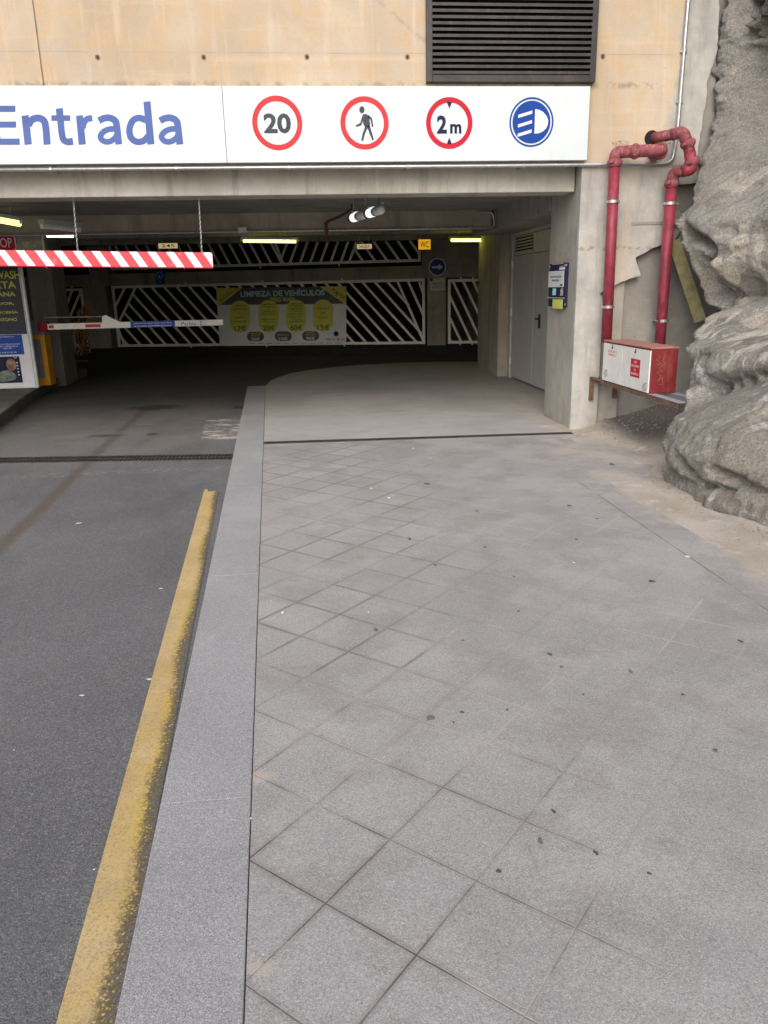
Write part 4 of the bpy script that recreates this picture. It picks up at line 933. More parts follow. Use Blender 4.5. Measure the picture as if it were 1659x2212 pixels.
# galvanised conduit
cy = 8.385
t = thing('steel_conduit', onY(1462, 290, cy), 'galvanised conduit running down the right wall and along under the sign', 'conduit')
pts = [onY(1510, -200, cy), onY(1487, 0, cy), onY(1465, 268, cy), onY(1461, 300, cy), onY(1452, 352, cy), onY(1420, 354, cy), onY(1262, 356, cy), Vector((2.0, cy, onY(1100, 358, cy).z)), Vector((-7.5, cy, onY(1100, 358, cy).z))]
g = MB(); g.tube(smooth_path(pts, .14), .019, 12); g.build('conduit_run', 'galv', t, smooth=True)
zc = onY(1100, 358, cy).z
for x in (-2.4, -1.2, -.1, 1.1, 2.3):
    g = MB(); g.tube([(x-.012, cy, zc), (x+.012, cy, zc)], .025, 12); g.box((x-.01, cy+.01, zc-.01), (x+.01, FY+.2, zc+.022)); g.build('clip', 'galv', t)
for q in ((1470, 220), (1479, 110)):
    g = MB(); p = onY(*q, cy); g.tube([p-Z_*.012, p+Z_*.012], .025, 12); g.box((p.x-.035, cy+.012, p.z-.01), (p.x+.035, FY-.001, p.z+.01)); g.build('clip', 'galv', t)

# red fire pipes
PY = 8.27
def flange(t, p, axis, r=.07, l=.035, mat='pipe_dirty'):
    axis = Vector(axis).normalized(); g = MB(); p = Vector(p)
    g.tube([p-axis*l, p-axis*l*.5, p-axis*l*.45, p+axis*l*.45, p+axis*l*.5, p+axis*l], [r*.92, r, r*1.08, r*1.08, r, r*.92], 20)
    s_ = axis.orthogonal().normalized()
    for k_ in (-1, 1): g.tube([p+s_*r*1.15*k_-axis.cross(s_)*.02, p+s_*r*1.15*k_+axis.cross(s_)*.02], .014, 8)
    return g.build('coupling', mat, t)
def clamp(t, p, r=.062):
    p = Vector(p); g = MB(); g.tube([p-Z_*.014, p+Z_*.014], r+.0025, 22); g.tube([p+X_*(r+.01)-Y_*.02, p+X_*(r+.01)+Y_*.02], .010, 8); g.tube([p-X_*(r+.01)-Y_*.02, p-X_*(r+.01)+Y_*.02], .010, 8); g.box((p.x-.01, p.y+r, p.z-.01), (p.x+.01, FY+.12, p.z+.01)); return g.build('pipe_clamp', 'galv', t)
r1 = .056
A0 = onY(1312, 738, PY); A1 = onY(1328, 345, PY); A1 = Vector((A0.x+.0, PY, A1.z+.02)); A0.z = .95
t1 = thing('fire_pipe', A0, 'left red dry riser pipe with elbow turning right below the sign end', 'pipe', 'red fire pipes above the hose cabinet')
Abase = onY(1312, 700, PY); Atop = onY(1328, 352, PY)
g = MB(); g.tube([(Abase.x, PY, .98), (Atop.x, PY, Atop.z)], r1, 22); g.build('upright', 'pipe', t1, smooth=True)
E1 = Vector((Atop.x, PY, Atop.z+.10)); R1_ = onY(1432, 324, 8.1); E2 = Vector((R1_.x, 8.1, R1_.z))
g = MB(); g.tube(smooth_path([(Atop.x, PY, Atop.z), E1, E1+(E2-E1)*.45], .10), r1*1.07, 20); g.build('elbow', 'pipe_dirty', t1, smooth=True)
g = MB(); g.tube(smooth_path([E1+(E2-E1)*.4, E2, E2+Vector((.03, .2, .02)), E2+Vector((.03, .42, .02))], .07), r1*1.05, 20); g.build('cross_run', 'pipe_dirty', t1, smooth=True)
flange(t1, (Atop.x, PY, Atop.z), Z_); flange(t1, E1+(E2-E1)*.42, E2-E1)
flange(t1, E2+Vector((.0, .08, .0)), Y_, .075, .05)
for yy in (436, 663): p = onY(1312+(700-yy)*.047, yy, PY); clamp(t1, (Abase.x+(Atop.x-Abase.x)*(p.z-Abase.z)/(Atop.z-Abase.z), PY, p.z))
Bb = onY(1431, 700, PY); Bt = onY(1451, 395, PY)
t2 = thing('fire_pipe', (Bb.x, PY, .9), 'right red dry riser pipe with an S shaped bend near the rock', 'pipe', 'red fire pipes above the hose cabinet')
g = MB(); g.tube([(Bb.x-.01, PY, .5), (Bt.x, PY, Bt.z)], r1, 22); g.build('upright', 'pipe', t2, smooth=True)
PY2 = 8.12
C1 = onY(1455, 372, PY2); C2 = onY(1497, 368, PY2-.02); C3 = onY(1478, 290, PY2); C4 = onY(1408, 299, FY+.1)
C3b = onY(1481, 306, PY2)
g = MB(); g.tube(smooth_path([(Bt.x, PY, Bt.z), (Bt.x+.01, PY-.02, C1.z+.02), onY(1492, 366, PY2)], .09), r1*1.05, 20); g.build('lower_elbow', 'pipe_dirty', t2, smooth=True)
D_ = onY(1490, 330, PY2)
g = MB(); g.tube(smooth_path([onY(1474, 370, PY2), onY(1496, 366, PY2), D_], .09), r1*1.05, 20); g.build('bend', 'pipe', t2, smooth=True)
g = MB(); g.tube([onY(1495, 352, PY2), onY(1484, 302, PY2)], r1*.98, 20); g.build('short_length', 'pipe', t2, smooth=True)
g = MB(); g.tube(smooth_path([onY(1486, 314, PY2), onY(1475, 284, PY2), onY(1452, 291, PY2+.08)], .10), r1*1.05, 20); g.build('upper_elbow', 'pipe_dirty', t2, smooth=True)
g = MB(); g.tube([onY(1462, 289, PY2+.04), onY(1440, 293, PY2+.12), onY(1408, 299, FY+.05)], r1*.95, 20); o = g.build('wall_run', 'salmon_dusty' if 'salmon_dusty' in M else 'pipe_dirty', t2, smooth=True)
g = MB(); c = onY(1408, 299, FY-.003); g.disc(c, .078, (0, -1, 0), .0015, 28); g.build('wall_hole', 'void', t2)
flange(t2, (Bt.x, PY, Bt.z-.01), Z_); flange(t2, onY(1495, 349, PY2), onY(1484, 302, PY2)-onY(1495, 352, PY2)); flange(t2, onY(1486, 310, PY2), onY(1484, 302, PY2)-onY(1495, 352, PY2))
for yy in (440, 693): zc_ = onY(1431+(700-yy)*.066, yy, PY).z; clamp(t2, (Bb.x+(Bt.x-Bb.x)*(zc_-Bb.z)/(Bt.z-Bb.z), PY, zc_))
# crumbs of droppings and twigs caught on the bends
g = MB()
def crumbs(c, rx, ry, n_, s_=.012):
    for i in range(n_):
        p = Vector(c)+Vector((random.uniform(-rx, rx), random.uniform(-.05, .05), random.uniform(0, ry))); a = Vector((random.uniform(-1, 1), random.uniform(-1, 1), random.uniform(-.3, 1))).normalized()*random.uniform(.5, 2.)*s_
        b = a.orthogonal().normalized()*s_*.22; g.add([p-a, p+b, p+a, p-b], [(0, 1, 2, 3)])
crumbs(E1+Vector((.05, 0, .06)), .08, .04, 60); crumbs(onY(1466, 362, PY2-.02), .10, .03, 110); crumbs(E2+Vector((0, 0, .05)), .07, .02, 50); crumbs(onY(1455, 284, PY2), .05, .02, 40)
tag(g.build('twig_debris', 'dark_soil'), 'dry twigs and dirt caught on top of the red pipe bends', 'debris', kind='stuff')

# ---- hose cabinet
bx0, bx1, byn, byf, bz0, bz1 = 3.185, 3.46, 7.02, 8.2, .585, 1.005
hc = thing('hose_cabinet', ((bx0+bx1)/2, (byn+byf)/2, bz0), 'red fire hose cabinet with two white doors on steel rails', 'cabinet')
g = MB(); g.box((bx0+.012, byn, bz0), (bx1, byf, bz1-.004)); g.build('body', 'redbox', hc, bevel=.008)
g = MB(); g.box((bx0-.004, byn-.006, bz1-.004), (bx1+.0025, byf, bz1+.012)); g.build('lid', 'boxtop', hc, bevel=.004)
ym = byf-.52
for a, b in ((byn+.005, ym-.003), (ym+.003, byf-.01)):
    g = MB(); g.box((bx0, a, bz0+.008), (bx0+.012, b, bz1-.018)); dd_ = g.build('door', 'white2', hc, bevel=.002)
    g = MB(); c = ((a+b)/2); g.box((bx0-.006, c-.006, bz1-.06), (bx0-.0005, c+.0025, bz1-.02)); g.tube([(bx0-.012, c, bz1-.055), (bx0-.0005, c, bz1-.055)], .009, 10); g.build('latch', 'iron', dd_)
mY = -Y_
g = MB(); c0 = Vector((bx0-.0015, (byn+ym)/2+.08, .71)); g.box((bx0-.002, c0.y-.2, c0.z-.0), (bx0-.0006, c0.y+.02, c0.z+.175)); lab = g.build('red_label', 'red', hc)
g = MB()
for k_, s_ in enumerate(('USO', 'EXCLUSIVO', 'DE', 'BOMBEROS')): g.text(s_, (bx0-.003, c0.y-.09, c0.z+.135-k_*.038), mY, Z_, h=.022, w={3: .07, 9: .18, 2: .04, 8: .17}[len(s_)], align='c', bold=.02)
g.build('lettering', 'wtext', lab)
g = MB()
for k_, s_ in enumerate(('USO EXCLUSIVO', 'BOMBEROS')): g.text(s_, (bx0-.0015, byf-.25, .90-k_*.035), mY, Z_, h=.024, w=.24-.04*k_, align='c', bold=.02)
g.build('orange_lettering', 'salmon', hc)
g = MB()
for yy in (byf-.06, byn+.13):
    for k_ in range(6):
        z = .63+k_*.014 if yy > 8 else .605+k_*.014
        for q in range(5):
            if (k_*5+q*3) % 4: g.box((bx0-.0015, yy-.02*q-.012, z), (bx0-.0005, yy-.02*q, z+.007))
g.build('faded_print', 'dgrey', hc)
g = MB(); zz = [(.00, .0), (.03, -.03), (-.01, -.05), (.03, -.08), (.0, -.1), (.045, -.09), (.06, -.03), (.07, -.1), (.02, -.13), (.06, -.16), (.0, -.17), (.05, -.2), (.02, -.25), (.06, -.22), (.07, -.29), (.03, -.28)]
pts = [Vector((bx0+.07+a_, byn-.002, bz1-.05+b_*1.)) for a_, b_ in zz]
for i in range(len(pts)-1): g.bar(pts[i], pts[i+1], .0028, .001, Y_)
g.build('scribble', 'boxtop', hc)
g = MB(); g.tube([(bx1, 7.55, .80), (bx1+.05, 7.55, .80), (bx1+.06, 7.55, .80), (bx1+.13, 7.55, .80), (bx1+.17, 7.55, .81)], [.035, .035, .058, .055, .03], 18)
for k_ in (-1, 1): g.tube([(bx1+.1, 7.55, .80+.055*k_), (bx1+.14, 7.55, .80+.07*k_)], .014, 8)
g.build('hose_outlet', 'pipe', hc, smooth=False)
g = MB(); g.bar((bx1, 7.5, .74), (bx1+.13, 7.46, .69), .022, .012, Y_); g.bar((bx1+.13, 7.46, .69), (bx1+.15, 7.46, .71), .03, .012, Y_); g.build('lever', 'black', hc)
# rails
sh = thing('steel_rail_shelf', (bx0, 7.6, .3), 'rusty angle rails bridging wall and rock under the hose cabinet', 'shelf')
for x in (bx0+.01, bx1-.02):
    g = MB(); g.box((x-.004, 6.42, bz0-.045), (x+.0, FY+.1, bz0-.001)); g.box((x, 6.42, bz0-.0055), (x+.07, FY+.1, bz0-.001)); g.build('rail', 'rust' if x < 3.3 else 'galv_rail', sh)
g = MB(); g.box((bx0+.0, 6.42, bz0-.0008), (bx0+.085, byn-.01, bz0+.003)); g.box((bx1-.05, 6.42, bz0-.0008), (bx1+.03, byn-.01, bz0+.003)); g.build('rail_plate', 'galv_rail', sh)
def vleg(q, Yq, z0_, z1_):
    p = onY(q, 830, Yq); g = MB(); g.box((p.x-.022, Yq-.006, z0_), (p.x+.022, Yq, z1_)); g.box((p.x-.022, Yq, z0_), (p.x-.016, Yq+.03, z1_)); g.build('bracket', 'rust', sh)
vleg(1279, FY-.03, .34, .60); g = MB(); g.bar((onY(1275, 815, FY).x, FY-.035, .595), (bx0+.02, 8.2, .575), .03, .02, Z_); g.build('crossbar', 'rust', sh)
vleg(1330, FY-.1, .36, .545)
g = MB(); g.bar((3.3, FY+.02, .545), (3.3, 8.1, .545), .03, .02, Z_); g.build('crossbar', 'rust', sh)

# ---- leaning olive board
a = onY(1455, 520, 8.36); b = onY(1505, 662, 8.1)
g = MB(); g.bar((a.x, 8.36, a.z), (b.x+.03, 8.05, b.z-.15), .125, .035, Vector((-.25, -1, 0)).normalized()); tag(g.build('leaning_board', 'board_olive', bevel=.003), 'olive yellow board leaning between the right red pipe and the rock', 'board')

# ---- notice board on the pillar
nx_ = 2.945; NB = [onX(x, y, nx_) for x, y in ((1191, 567), (1229, 570), (1225, 666), (1187, 660))]
ya, yb_ = 9.36, 8.75; za, zb_ = 1.35, 1.835
nbd = thing('notice_board', (nx_, (ya+yb_)/2, za), 'framed dark blue notice board with white sheet on the pillar side', 'notice board')
g = MB(); g.box((nx_-.03, yb_, za), (2.99, ya, zb_)); g.build('backboard', 'navy', nbd, bevel=.003)
g = MB(); g.box((nx_-.035, yb_+.06, za+.22), (nx_-.0302, ya+.01, zb_-.085)); pa = g.build('white_sheet', 'paper', nbd)
g = MB(); g.text('NO INTRODUCIR', (nx_-.037, (ya+yb_)/2+.03, za+.325), mY, Z_, h=.022, w=.4, align='c', bold=.02); g.text('MONEDAS', (nx_-.037, (ya+yb_)/2+.03, za+.285), mY, Z_, h=.022, w=.25, align='c', bold=.02); g.box((nx_-.0375, yb_+.08, za+.235), (nx_-.0365, yb_+.17, za+.252)); g.build('lettering', 'dgrey', pa)
g = MB(); g.box((nx_-.0335, 9.08, za+.13), (nx_-.0302, 9.2, za+.205)); g.build('cyan_patch', 'cyan', nbd)
g = MB()
for k_ in range(6): g.box((nx_-.0325, 8.82, za+.13+k_*.013), (nx_-.0302, 8.92-.01*(k_ % 3), za+.137+k_*.013))
g.box((nx_-.0325, 8.79, zb_-.075), (nx_-.0302, 8.98, zb_-.05)); g.box((nx_-.0325, 8.79, zb_-.04), (nx_-.0302, 8.98, zb_-.035)); g.build('white_print', 'wtext', nbd)
g = MB(); g.box((nx_-.036, yb_+.01, za+.095), (nx_-.0302, ya+.02, za+.105)); g.box((nx_-.034, yb_+.1, zb_-.012), (nx_-.0302, ya-.1, zb_-.004)); g.build('clip_strip', 'alu', nbd)
g = MB(); g.box((nx_-.037, yb_+.07, za-.02), (nx_-.0305, yb_+.42, za+.085)); g.build('yellow_sheet', 'lime', nbd)
for yy, z_ in ((ya-.02, zb_-.03), (yb_+.03, zb_-.03), (yb_-.02, zb_-.03), (yb_-.02, za+.03)): g = MB(); g.disc((nx_-.031, yy, z_), .012, (-1, 0, 0), .004, 12); g.build('screw', 'alu', nbd)

# ================================================================== LEFT SIDE THINGS
# height bar
HY = 8.75
hb = thing('height_bar', onY(200, 578, HY), 'red and white striped height bar hanging on two chains', 'height bar')
zt_, zb2 = onY(230, 544.5, HY).z, onY(230, 577.5, HY).z; hx = onY(459, 560, HY).x
tilt = (onY(459, 547, HY).z-onY(0, 542, HY).z)/(hx-onY(0, 542, HY).x)
g = MB(); g.box((-4.6+2.3, -.012, 0), (2.3+0, .012, zt_-zb2-.0)); 
g = MB(); W2 = hx+5.2; g.box((-W2, -.012, 0), (0, .012, zt_-zb2))
hb.location = (hx, HY, onY(459, 578, HY).z); hb.rotation_euler = (0, -math.atan(tilt), 0)
g.build('board', 'stripes', hb, local=True, bevel=.002)
g = MB(); g.box((-W2, -.014, -.008), (0, .014, 0)); g.build('lower_edge', 'red', hb, local=True)
def chain(parent, a, b):
    a = Vector(a); b = Vector(b); L_ = (b-a).length; n_ = int(L_/.024); g = MB(); d = (b-a)/n_; t_ = d.normalized(); s1 = t_.orthogonal().normalized(); s2 = t_.cross(s1)
    for i in range(n_):
        c = a+d*(i+.5); s_ = s1 if i % 2 else s2; pts = [c+t_*.016*math.cos(k*math.pi/4)+s_*.007*math.sin(k*math.pi/4) for k in range(9)]; g.tube(pts, .0022, 5, cap=False)
    return g.build('chain', 'galv', parent)
def hang(xa, ya_, xb, yb_2):
    p = onY(xa, ya_, HY); q = onY(xb, yb_2, HY); chain(hb, (q.x, HY, q.z), (p.x, HY, 2.7 if False else p.z))
hang(429, 426, 436, 547); hang(158, 428, 168, 544)

# barrier cabinet + boom
by_ = 13.95
bc = thing('barrier_gate', onY(100, 826, by_), 'parking barrier with orange framed cabinet and lowered white boom', 'barrier')
ca = onY(70, 724, by_); cb_ = onY(92, 724, by_); x1b = onY(106, 800, by_).x; zlow = .105; zor = onY(85, 724, by_).z
xL = x1b-.46
g = MB(); g.box((xL, by_, zlow), (x1b, by_+.30, zor)); g.build('cabinet', 'orange', bc, bevel=.008)
g = MB(); g.box((xL+.05, by_-.006, zlow+.13), (x1b-.075, by_+.002, zor-.07)); g.build('cabinet_door', 'mgrey', bc)
g = MB(); hz_ = onY(85, 694, by_).z; pts = [(xL, zor)]+[(xL+.06-.06*math.cos(k*math.pi/10), hz_-.06+.06*math.sin(k*math.pi/10)) for k in range(6)]+[(x1b-.08+.08*math.sin(k*math.pi/10), hz_-.08+.08*math.cos(k*math.pi/10)) for k in range(6)]+[(x1b, zor)]
g.prism(pts, (0, by_+.01, 0), X_, Z_, (0, .28, 0)); g.build('head', 'mgrey', bc)
BY = 13.9; h1 = onY(97, 699, BY).z; h0 = onY(97, 712, BY).z; hh = h1-h0
xa_, xt_ = onY(90, 705, BY).x, onY(482, 700, BY).x; zc_ = onY(300, 701, BY).z-hh/2
g = MB(); g.box((xa_, BY-.02, zc_), (xt_, BY+.02, zc_+hh)); boom = g.build('boom', 'white2', bc, bevel=.006)
def bmx(x): return onY(x, 705, BY).x
def strip(x0_, x1_, mat, name, a_=.25, b_=.75): g = MB(); g.box((bmx(x0_), BY-.0225, zc_+hh*a_), (bmx(x1_), BY-.0202, zc_+hh*b_)); return g.build(name, mat, boom)
strip(106, 117, 'redfade', 'red_reflector'); strip(185, 218, 'redfade', 'red_reflector')
st_ = strip(283, 379, 'postblue', 'blue_sticker', .02, .99); st2_ = strip(379, 482, 'wtext', 'white_sticker', .02, .99)
g = MB(); ww = bmx(372)-bmx(290)
for k_, s_ in enumerate(('¿Quieres que esta barrera', 'se levante automáticamente?')): g.text(s_, (bmx(331), BY-.0235, zc_+hh*(.55-.42*k_)), X_, Z_, h=hh*.3, w=ww, align='c', bold=.01)
g.build('lettering', 'wtext', st_)
g = MB(); g.text('Parkia', (bmx(393), BY-.0235, zc_+hh*.12), X_, Z_, h=hh*.62, w=bmx(424)-bmx(393)); g.build('lettering', 'blue', st2_)
g = MB(); g.disc((bmx(435), BY-.0228, zc_+hh*.7), .012, (0, -1, 0), .001, 12); g.disc((bmx(435), BY-.0228, zc_+hh*.3), .012, (0, -1, 0), .001, 12); g.build('blue_dots', 'blue', st2_)
g = MB(); z_ = zc_+hh; g.prism([(bmx(221), z_-.09), (bmx(224), z_+.10), (bmx(231), z_+.12), (bmx(262), z_), (bmx(262), z_-.06), (bmx(240), z_-.085)], (0, BY-.03, 0), X_, Z_, (0, .06, 0)); g.build('hinge_bracket', 'white2', boom)
g = MB(); g.tube([(bmx(98), BY, zc_+hh+.105), (bmx(228), BY, zc_+hh+.095)], .010, 8); g.build('tension_rod', 'galv', boom)
g = MB(); g.box((xa_-.05, BY-.06, zc_-.02), (xa_+.1, BY+.1, zc_+hh+.03)); g.build('pivot_plate', 'maroon', bc, bevel=.01)
g = MB()
for xx in (128, 142, 160, 245, 252, 270): g.disc((bmx(xx), BY-.0205, zc_+hh*.45), .006, (0, -1, 0), .002, 8)
g.build('rivet', 'dgrey', boom)

# advert stand
SYY = 13.5
sx1 = onY(70, 705, SYY).x; sx0 = sx1-1.0; sz0 = onY(60, 834, SYY).z
sxr = lambda y: onY(62+(y-580)*.0712, y, SYY).x
ad = thing('advert_stand', (sx1-.5, SYY, sz0), 'tall free standing advert panel with slate car wash poster', 'advert panel')
xr_ = onY(78, 800, SYY).x; zt2 = 2.35
g = MB(); g.box((xr_-1.1, SYY, sz0), (xr_-.045, SYY+.10, zt2)); g.build('panel', 'banner', ad)
g = MB(); g.tube([(xr_-.02, SYY+.03, sz0-.02), (xr_-.02, SYY+.03, zt2)], .032, 14); g.box((xr_-.05, SYY+.02, sz0), (xr_-.02, SYY+.11, zt2)); g.build('frame_post', 'alu', ad)
g = MB(); g.box((xr_-1.1, SYY-.01, sz0-.03), (xr_, SYY+.11, sz0)); g.build('foot_rail', 'alu', ad)
def az(y): return onY(30, y, SYY-.01).z
g = MB(); g.box((xr_-1.1, SYY-.006, az(722)), (xr_-.055, SYY-.001, zt2)); po = g.build('slate_poster', 'slate', ad)
g = MB()
for s_, y, h_, w_, x in (('WASH', 602, 15, 47, 43.5), ('OFERTA', 623, 14, 78, 35.5), ('SEMANA', 640, 9, 62, 34), ('INTERIOR,', 659, 6, 60, 31), ('DE TAPICERÍA', 677, 6, 72, 39), ('CON OZONO', 693, 6, 62, 37)):
    p = onY(x, y, SYY-.01); k_ = (SYY)/F*1.02; g.text(s_, (p.x, SYY-.008, p.z), X_, Z_, h=h_*k_, w=w_*k_, align='r', bold=.02)
g.build('lettering', 'ytext', po)
g = MB(); p = onY(46, 722, SYY-.01); g.box((xr_-1.1, SYY-.009, az(766)), (p.x, SYY-.0015, az(723))); bl = g.build('blue_notice', 'postblue', ad)
g = MB(); k_ = SYY/F
for y, x, w_ in ((729, 31, 60), (744, 43, 40), (749, 38, 60), (754, 26, 18), (762.5, 36, 50)): q = onY(x, y, SYY-.01); g.text('abcdefg hijkl'[:max(4, int(w_/5))] if False else {729: 'Servicio público', 744: 'conductores', 749: 'entrada de vehículos', 754: 'según 28 l', 762.5: 'Teléfono 928 51 81 81'}[y], (q.x, SYY-.0105, q.z), X_, Z_, h=3*k_, w=w_*k_, align='r', bold=.01)
g.build('lettering', 'wtext', bl)
g = MB(); p = onY(41, 771, SYY-.01); g.box((xr_-1.1, SYY-.009, az(827)), (p.x, SYY-.0015, az(770))); ph = g.build('car_picture', 'navy', ad)
g = MB(); q0 = Vector((p.x, SYY-.0095, az(827))); g.prism([(-.45, .12), (-.3, .2), (-.2, .22), (-.12, .17), (-.08, .1), (-.12, .05), (-.3, .02), (-.45, .02)], q0, X_, Z_, (0, -.001, 0)); g.build('pale_shape', 'photo_a', ph)
g = MB(); q1 = q0+Vector((-.14, -.0015, .30)); g.disc(q1, .10, (0, -1, 0), .0008, 20, asp=.8); g.build('warm_shape', 'photo_b', ph)
g = MB(); g.disc(q0+Vector((-.06, -.0025, .43)), .028, (0, -1, 0), .0008, 16, r_in=.02)
for k_ in range(5): g.disc(q0+Vector((-.045, -.0025, .33-.05*k_)), .012, (0, -1, 0), .0008, 10)
g.build('round_mark', 'wtext', ph)

# hanging stop sign panel
hs_y = 12.6; q = onY(98, 540, hs_y); tl = onY(90, 489, hs_y)
hs = thing('stop_panel', (q.x-.6, hs_y, 1.98), 'framed hanging panel with stop sign and ticket instructions', 'sign panel')
xq = onY(99, 545, hs_y).x; zq = onY(90, 486, hs_y).z
g = MB(); g.box((xq-1.3, hs_y, 2.02), (xq-.04, hs_y+.05, zq-.04)); g.build('backboard', 'navy', hs)
g = MB(); g.tube(smooth_path([(xq-1.3, hs_y, zq-.02), (xq-.02, hs_y, zq-.02), (xq-.02, hs_y, 2.0)], .06), .018, 10); g.build('frame_tube', 'alu', hs)
g = MB(); xp = onY(36, 520, hs_y).x; g.box((xp, hs_y-.006, 2.03), (xq-.045, hs_y-.001, zq-.05)); tk = g.build('ticket_picture', 'mgrey', hs)
g = MB(); p = onY(39, 505, hs_y); g.text('RECOJA', (p.x, hs_y-.008, p.z), X_, Z_, h=.055, w=.33, bold=.01); g.build('lettering', 'dgrey', tk)
g = MB(); p = onY(62, 540, hs_y); g.prism([(-.17, .0), (.22, .06), (.22, .14), (-.17, .10)], (p.x, hs_y-.008, p.z), X_, Z_, (0, -.001, 0)); g.build('ticket_shape', 'ticket', tk)
g = MB(); c = onY(9, 525, hs_y); rr = (onY(34, 525, hs_y).x-c.x)
oc = lambda r_: [(r_*math.cos(R(22.5+45*k_))*1.05, r_*math.sin(R(22.5+45*k_))*1.15) for k_ in range(8)]
g.prism(oc(rr+.012), (c.x, hs_y-.006, c.z), X_, Z_, (0, -.002, 0)); so_ = g.build('stop_rim', 'wtext', hs)
g = MB(); g.prism(oc(rr-.005), (c.x, hs_y-.009, c.z), X_, Z_, (0, -.002, 0)); g.build('stop_octagon', 'red', so_)
g = MB(); p = onY(28, 534.5, hs_y); g.text('STOP', (p.x, hs_y-.013, p.z), X_, Z_, h=.135, w=.31, align='r', bold=.005); g.build('lettering', 'wtext', so_)
g = MB()
for xx in (xq-.25, xq-1.0): g.tube([(xx, hs_y+.02, zq-.03), (xx, hs_y+.02, 2.84)], .008, 6)
g.build('hanger', 'galv', hs)
# post carrying it down to the island, hidden behind the board
# crumpled orange netting on a low stand
nb = onZ(165, 783, .1)
ny_ = 17.0
nt_ = thing('netting_screen', onY(165, 782, ny_), 'crumpled rusty orange netting on a low bar stand, tied with white tape', 'netting')
def npt(x, y, o_=0): return onY(x, y, ny_+o_)
g = MB(); cols_, rows_ = 16, 20
for i in range(cols_):
    u_ = i/(cols_-1); xb = 140+50*u_; yt = 700-36*min(1, u_*1.35)+random.uniform(-5, 5); yb2 = 768-10*u_+random.uniform(-8, 8); pts = []
    for j in range(rows_+1):
        v_ = j/rows_; pts.append(npt(xb+(4*math.sin(v_*5+i))+random.uniform(-2, 2)-6*(1-v_)*(.5-u_), yt+(yb2-yt)*v_, .08*math.sin(i*1.7+v_*4)))
    g.tube(pts, .016+.014*random.random(), 5)
for j in range(9):
    pts = [npt(141+48*k_/8, 704-33*min(1, k_/8*1.3)*(1-j/9)+j*7.0+random.uniform(-3, 3), .08*math.sin(k_*3.+j)) for k_ in range(9)]; g.tube(pts, .007, 5)
g.build('net', 'netting', nt_)
g = MB(); g.tube([npt(180, 668), npt(188, 765)], .022, 6); g.tube([npt(143, 700), npt(150, 765)], .018, 6); g.build('post', 'rust', nt_)
g = MB(); g.bar(npt(142, 781), npt(189, 779), .035, .05, Y_); g.build('foot_bar', 'rust', nt_)
g = MB(); g.tube([npt(162, 705, -.1), npt(159, 735, -.12), npt(162, 748, -.1), npt(156, 762, -.1), npt(159, 777, -.08)], [.012, .03, .045, .02, .03], 6); g.build('white_tape', 'tapew', nt_)

# ================================================================== ROCK
SIL = [(0, 2.90, 5.98), (.15, 2.93, 6.03), (.29, 3.0, 6.1), (.49, 3.15, 6.3), (.72, 3.42, 6.6), (1.03, 3.45, 6.8), (1.24, 3.85, 7.3), (1.45, 4.02, 7.6), (1.81, 3.83, 7.6), (2.12, 3.76, 7.7), (2.53, 3.99, 8.0), (3.16, 4.25, 8.4), (3.75, 4.30, 8.42), (4.29, 4.28, 8.42), (6.0, 4.6, 8.45), (8, 5.2, 8.45)]
def sil(z):
    for i in range(len(SIL)-1):
        if z <= SIL[i+1][0]:
            a, b = SIL[i], SIL[i+1]; t = (z-a[0])/(b[0]-a[0]); t = t*t*(3-2*t)*.5+t*.5; return a[1]+(b[1]-a[1])*t, a[2]+(b[2]-a[2])*t
    return SIL[-1][1:]
def base_x(y):
    pts = [(-8, 5.2), (-2, 4.0), (2, 3.25), (3.6, 3.05), (4.6, 2.99), (5.2, 2.85), (5.98, 2.90), (9, 2.9)]
    for i in range(len(pts)-1):
        if y <= pts[i+1][0]: a, b = pts[i], pts[i+1]; t = (y-a[0])/(b[0]-a[0]); return a[1]+(b[1]-a[1])*t
    return 2.9
yl = [-7+i*.25 for i in range(44)]
y = 4.0
while y < 8.75: yl.append(y); y += .015
yl = sorted(set([q for q in yl if q < 4.0]+[q for q in yl if q >= 4.0]))
zl_ = []; z = -.08
while z < 4.6: zl_.append(z); z += .015
while z < 8.2: zl_.append(z); z += .15
CRV = []; BLG = []
def h2(i, j, k): v = math.sin(i*127.1+j*311.7+k*74.7)*43758.5453; return v-math.floor(v)
def facet(y, z, S_, seed, tilt, step):
    u = (y+z)*.707/S_; v = (z-y)*.707/(S_*2.6); iu, iv = math.floor(u), math.floor(v); c = []
    for a in (-1, 0, 1):
        for b in (-1, 0, 1):
            cu, cv = iu+a+h2(iu+a, iv+b, seed), iv+b+h2(iu+a, iv+b, seed+1); c.append(((u-cu)**2+(v-cv)**2, cu, cv, iu+a, iv+b))
    c.sort(); val = []
    for d2, cu, cv, a, b in c[:2]:
        val.append(((h2(a, b, seed+2)-.5)*2*tilt*(u-cu)+(h2(a, b, seed+3)-.5)*2*tilt*(v-cv))*S_+(h2(a, b, seed+4)-.5)*step)
    t = min(1, (math.sqrt(c[1][0])-math.sqrt(c[0][0]))/.16); t = .5+.5*t
    return val[0]*t+val[1]*(1-t)
def yz(px, py):      # where a sight line meets the plain rock body
    d = ray(px, py); y_ = 4.0
    while y_ < 8.7:
        p = d*(y_/d.y)+Vector((0, 0, H))
        if p.x > rockx(y_, max(-.05, p.z), False): return (y_, p.z)
        y_ += .02
    return (8.7, p.z)
def sm(a, b, v): t = max(0, min(1, (v-a)/(b-a))); return t*t*(3-2*t)
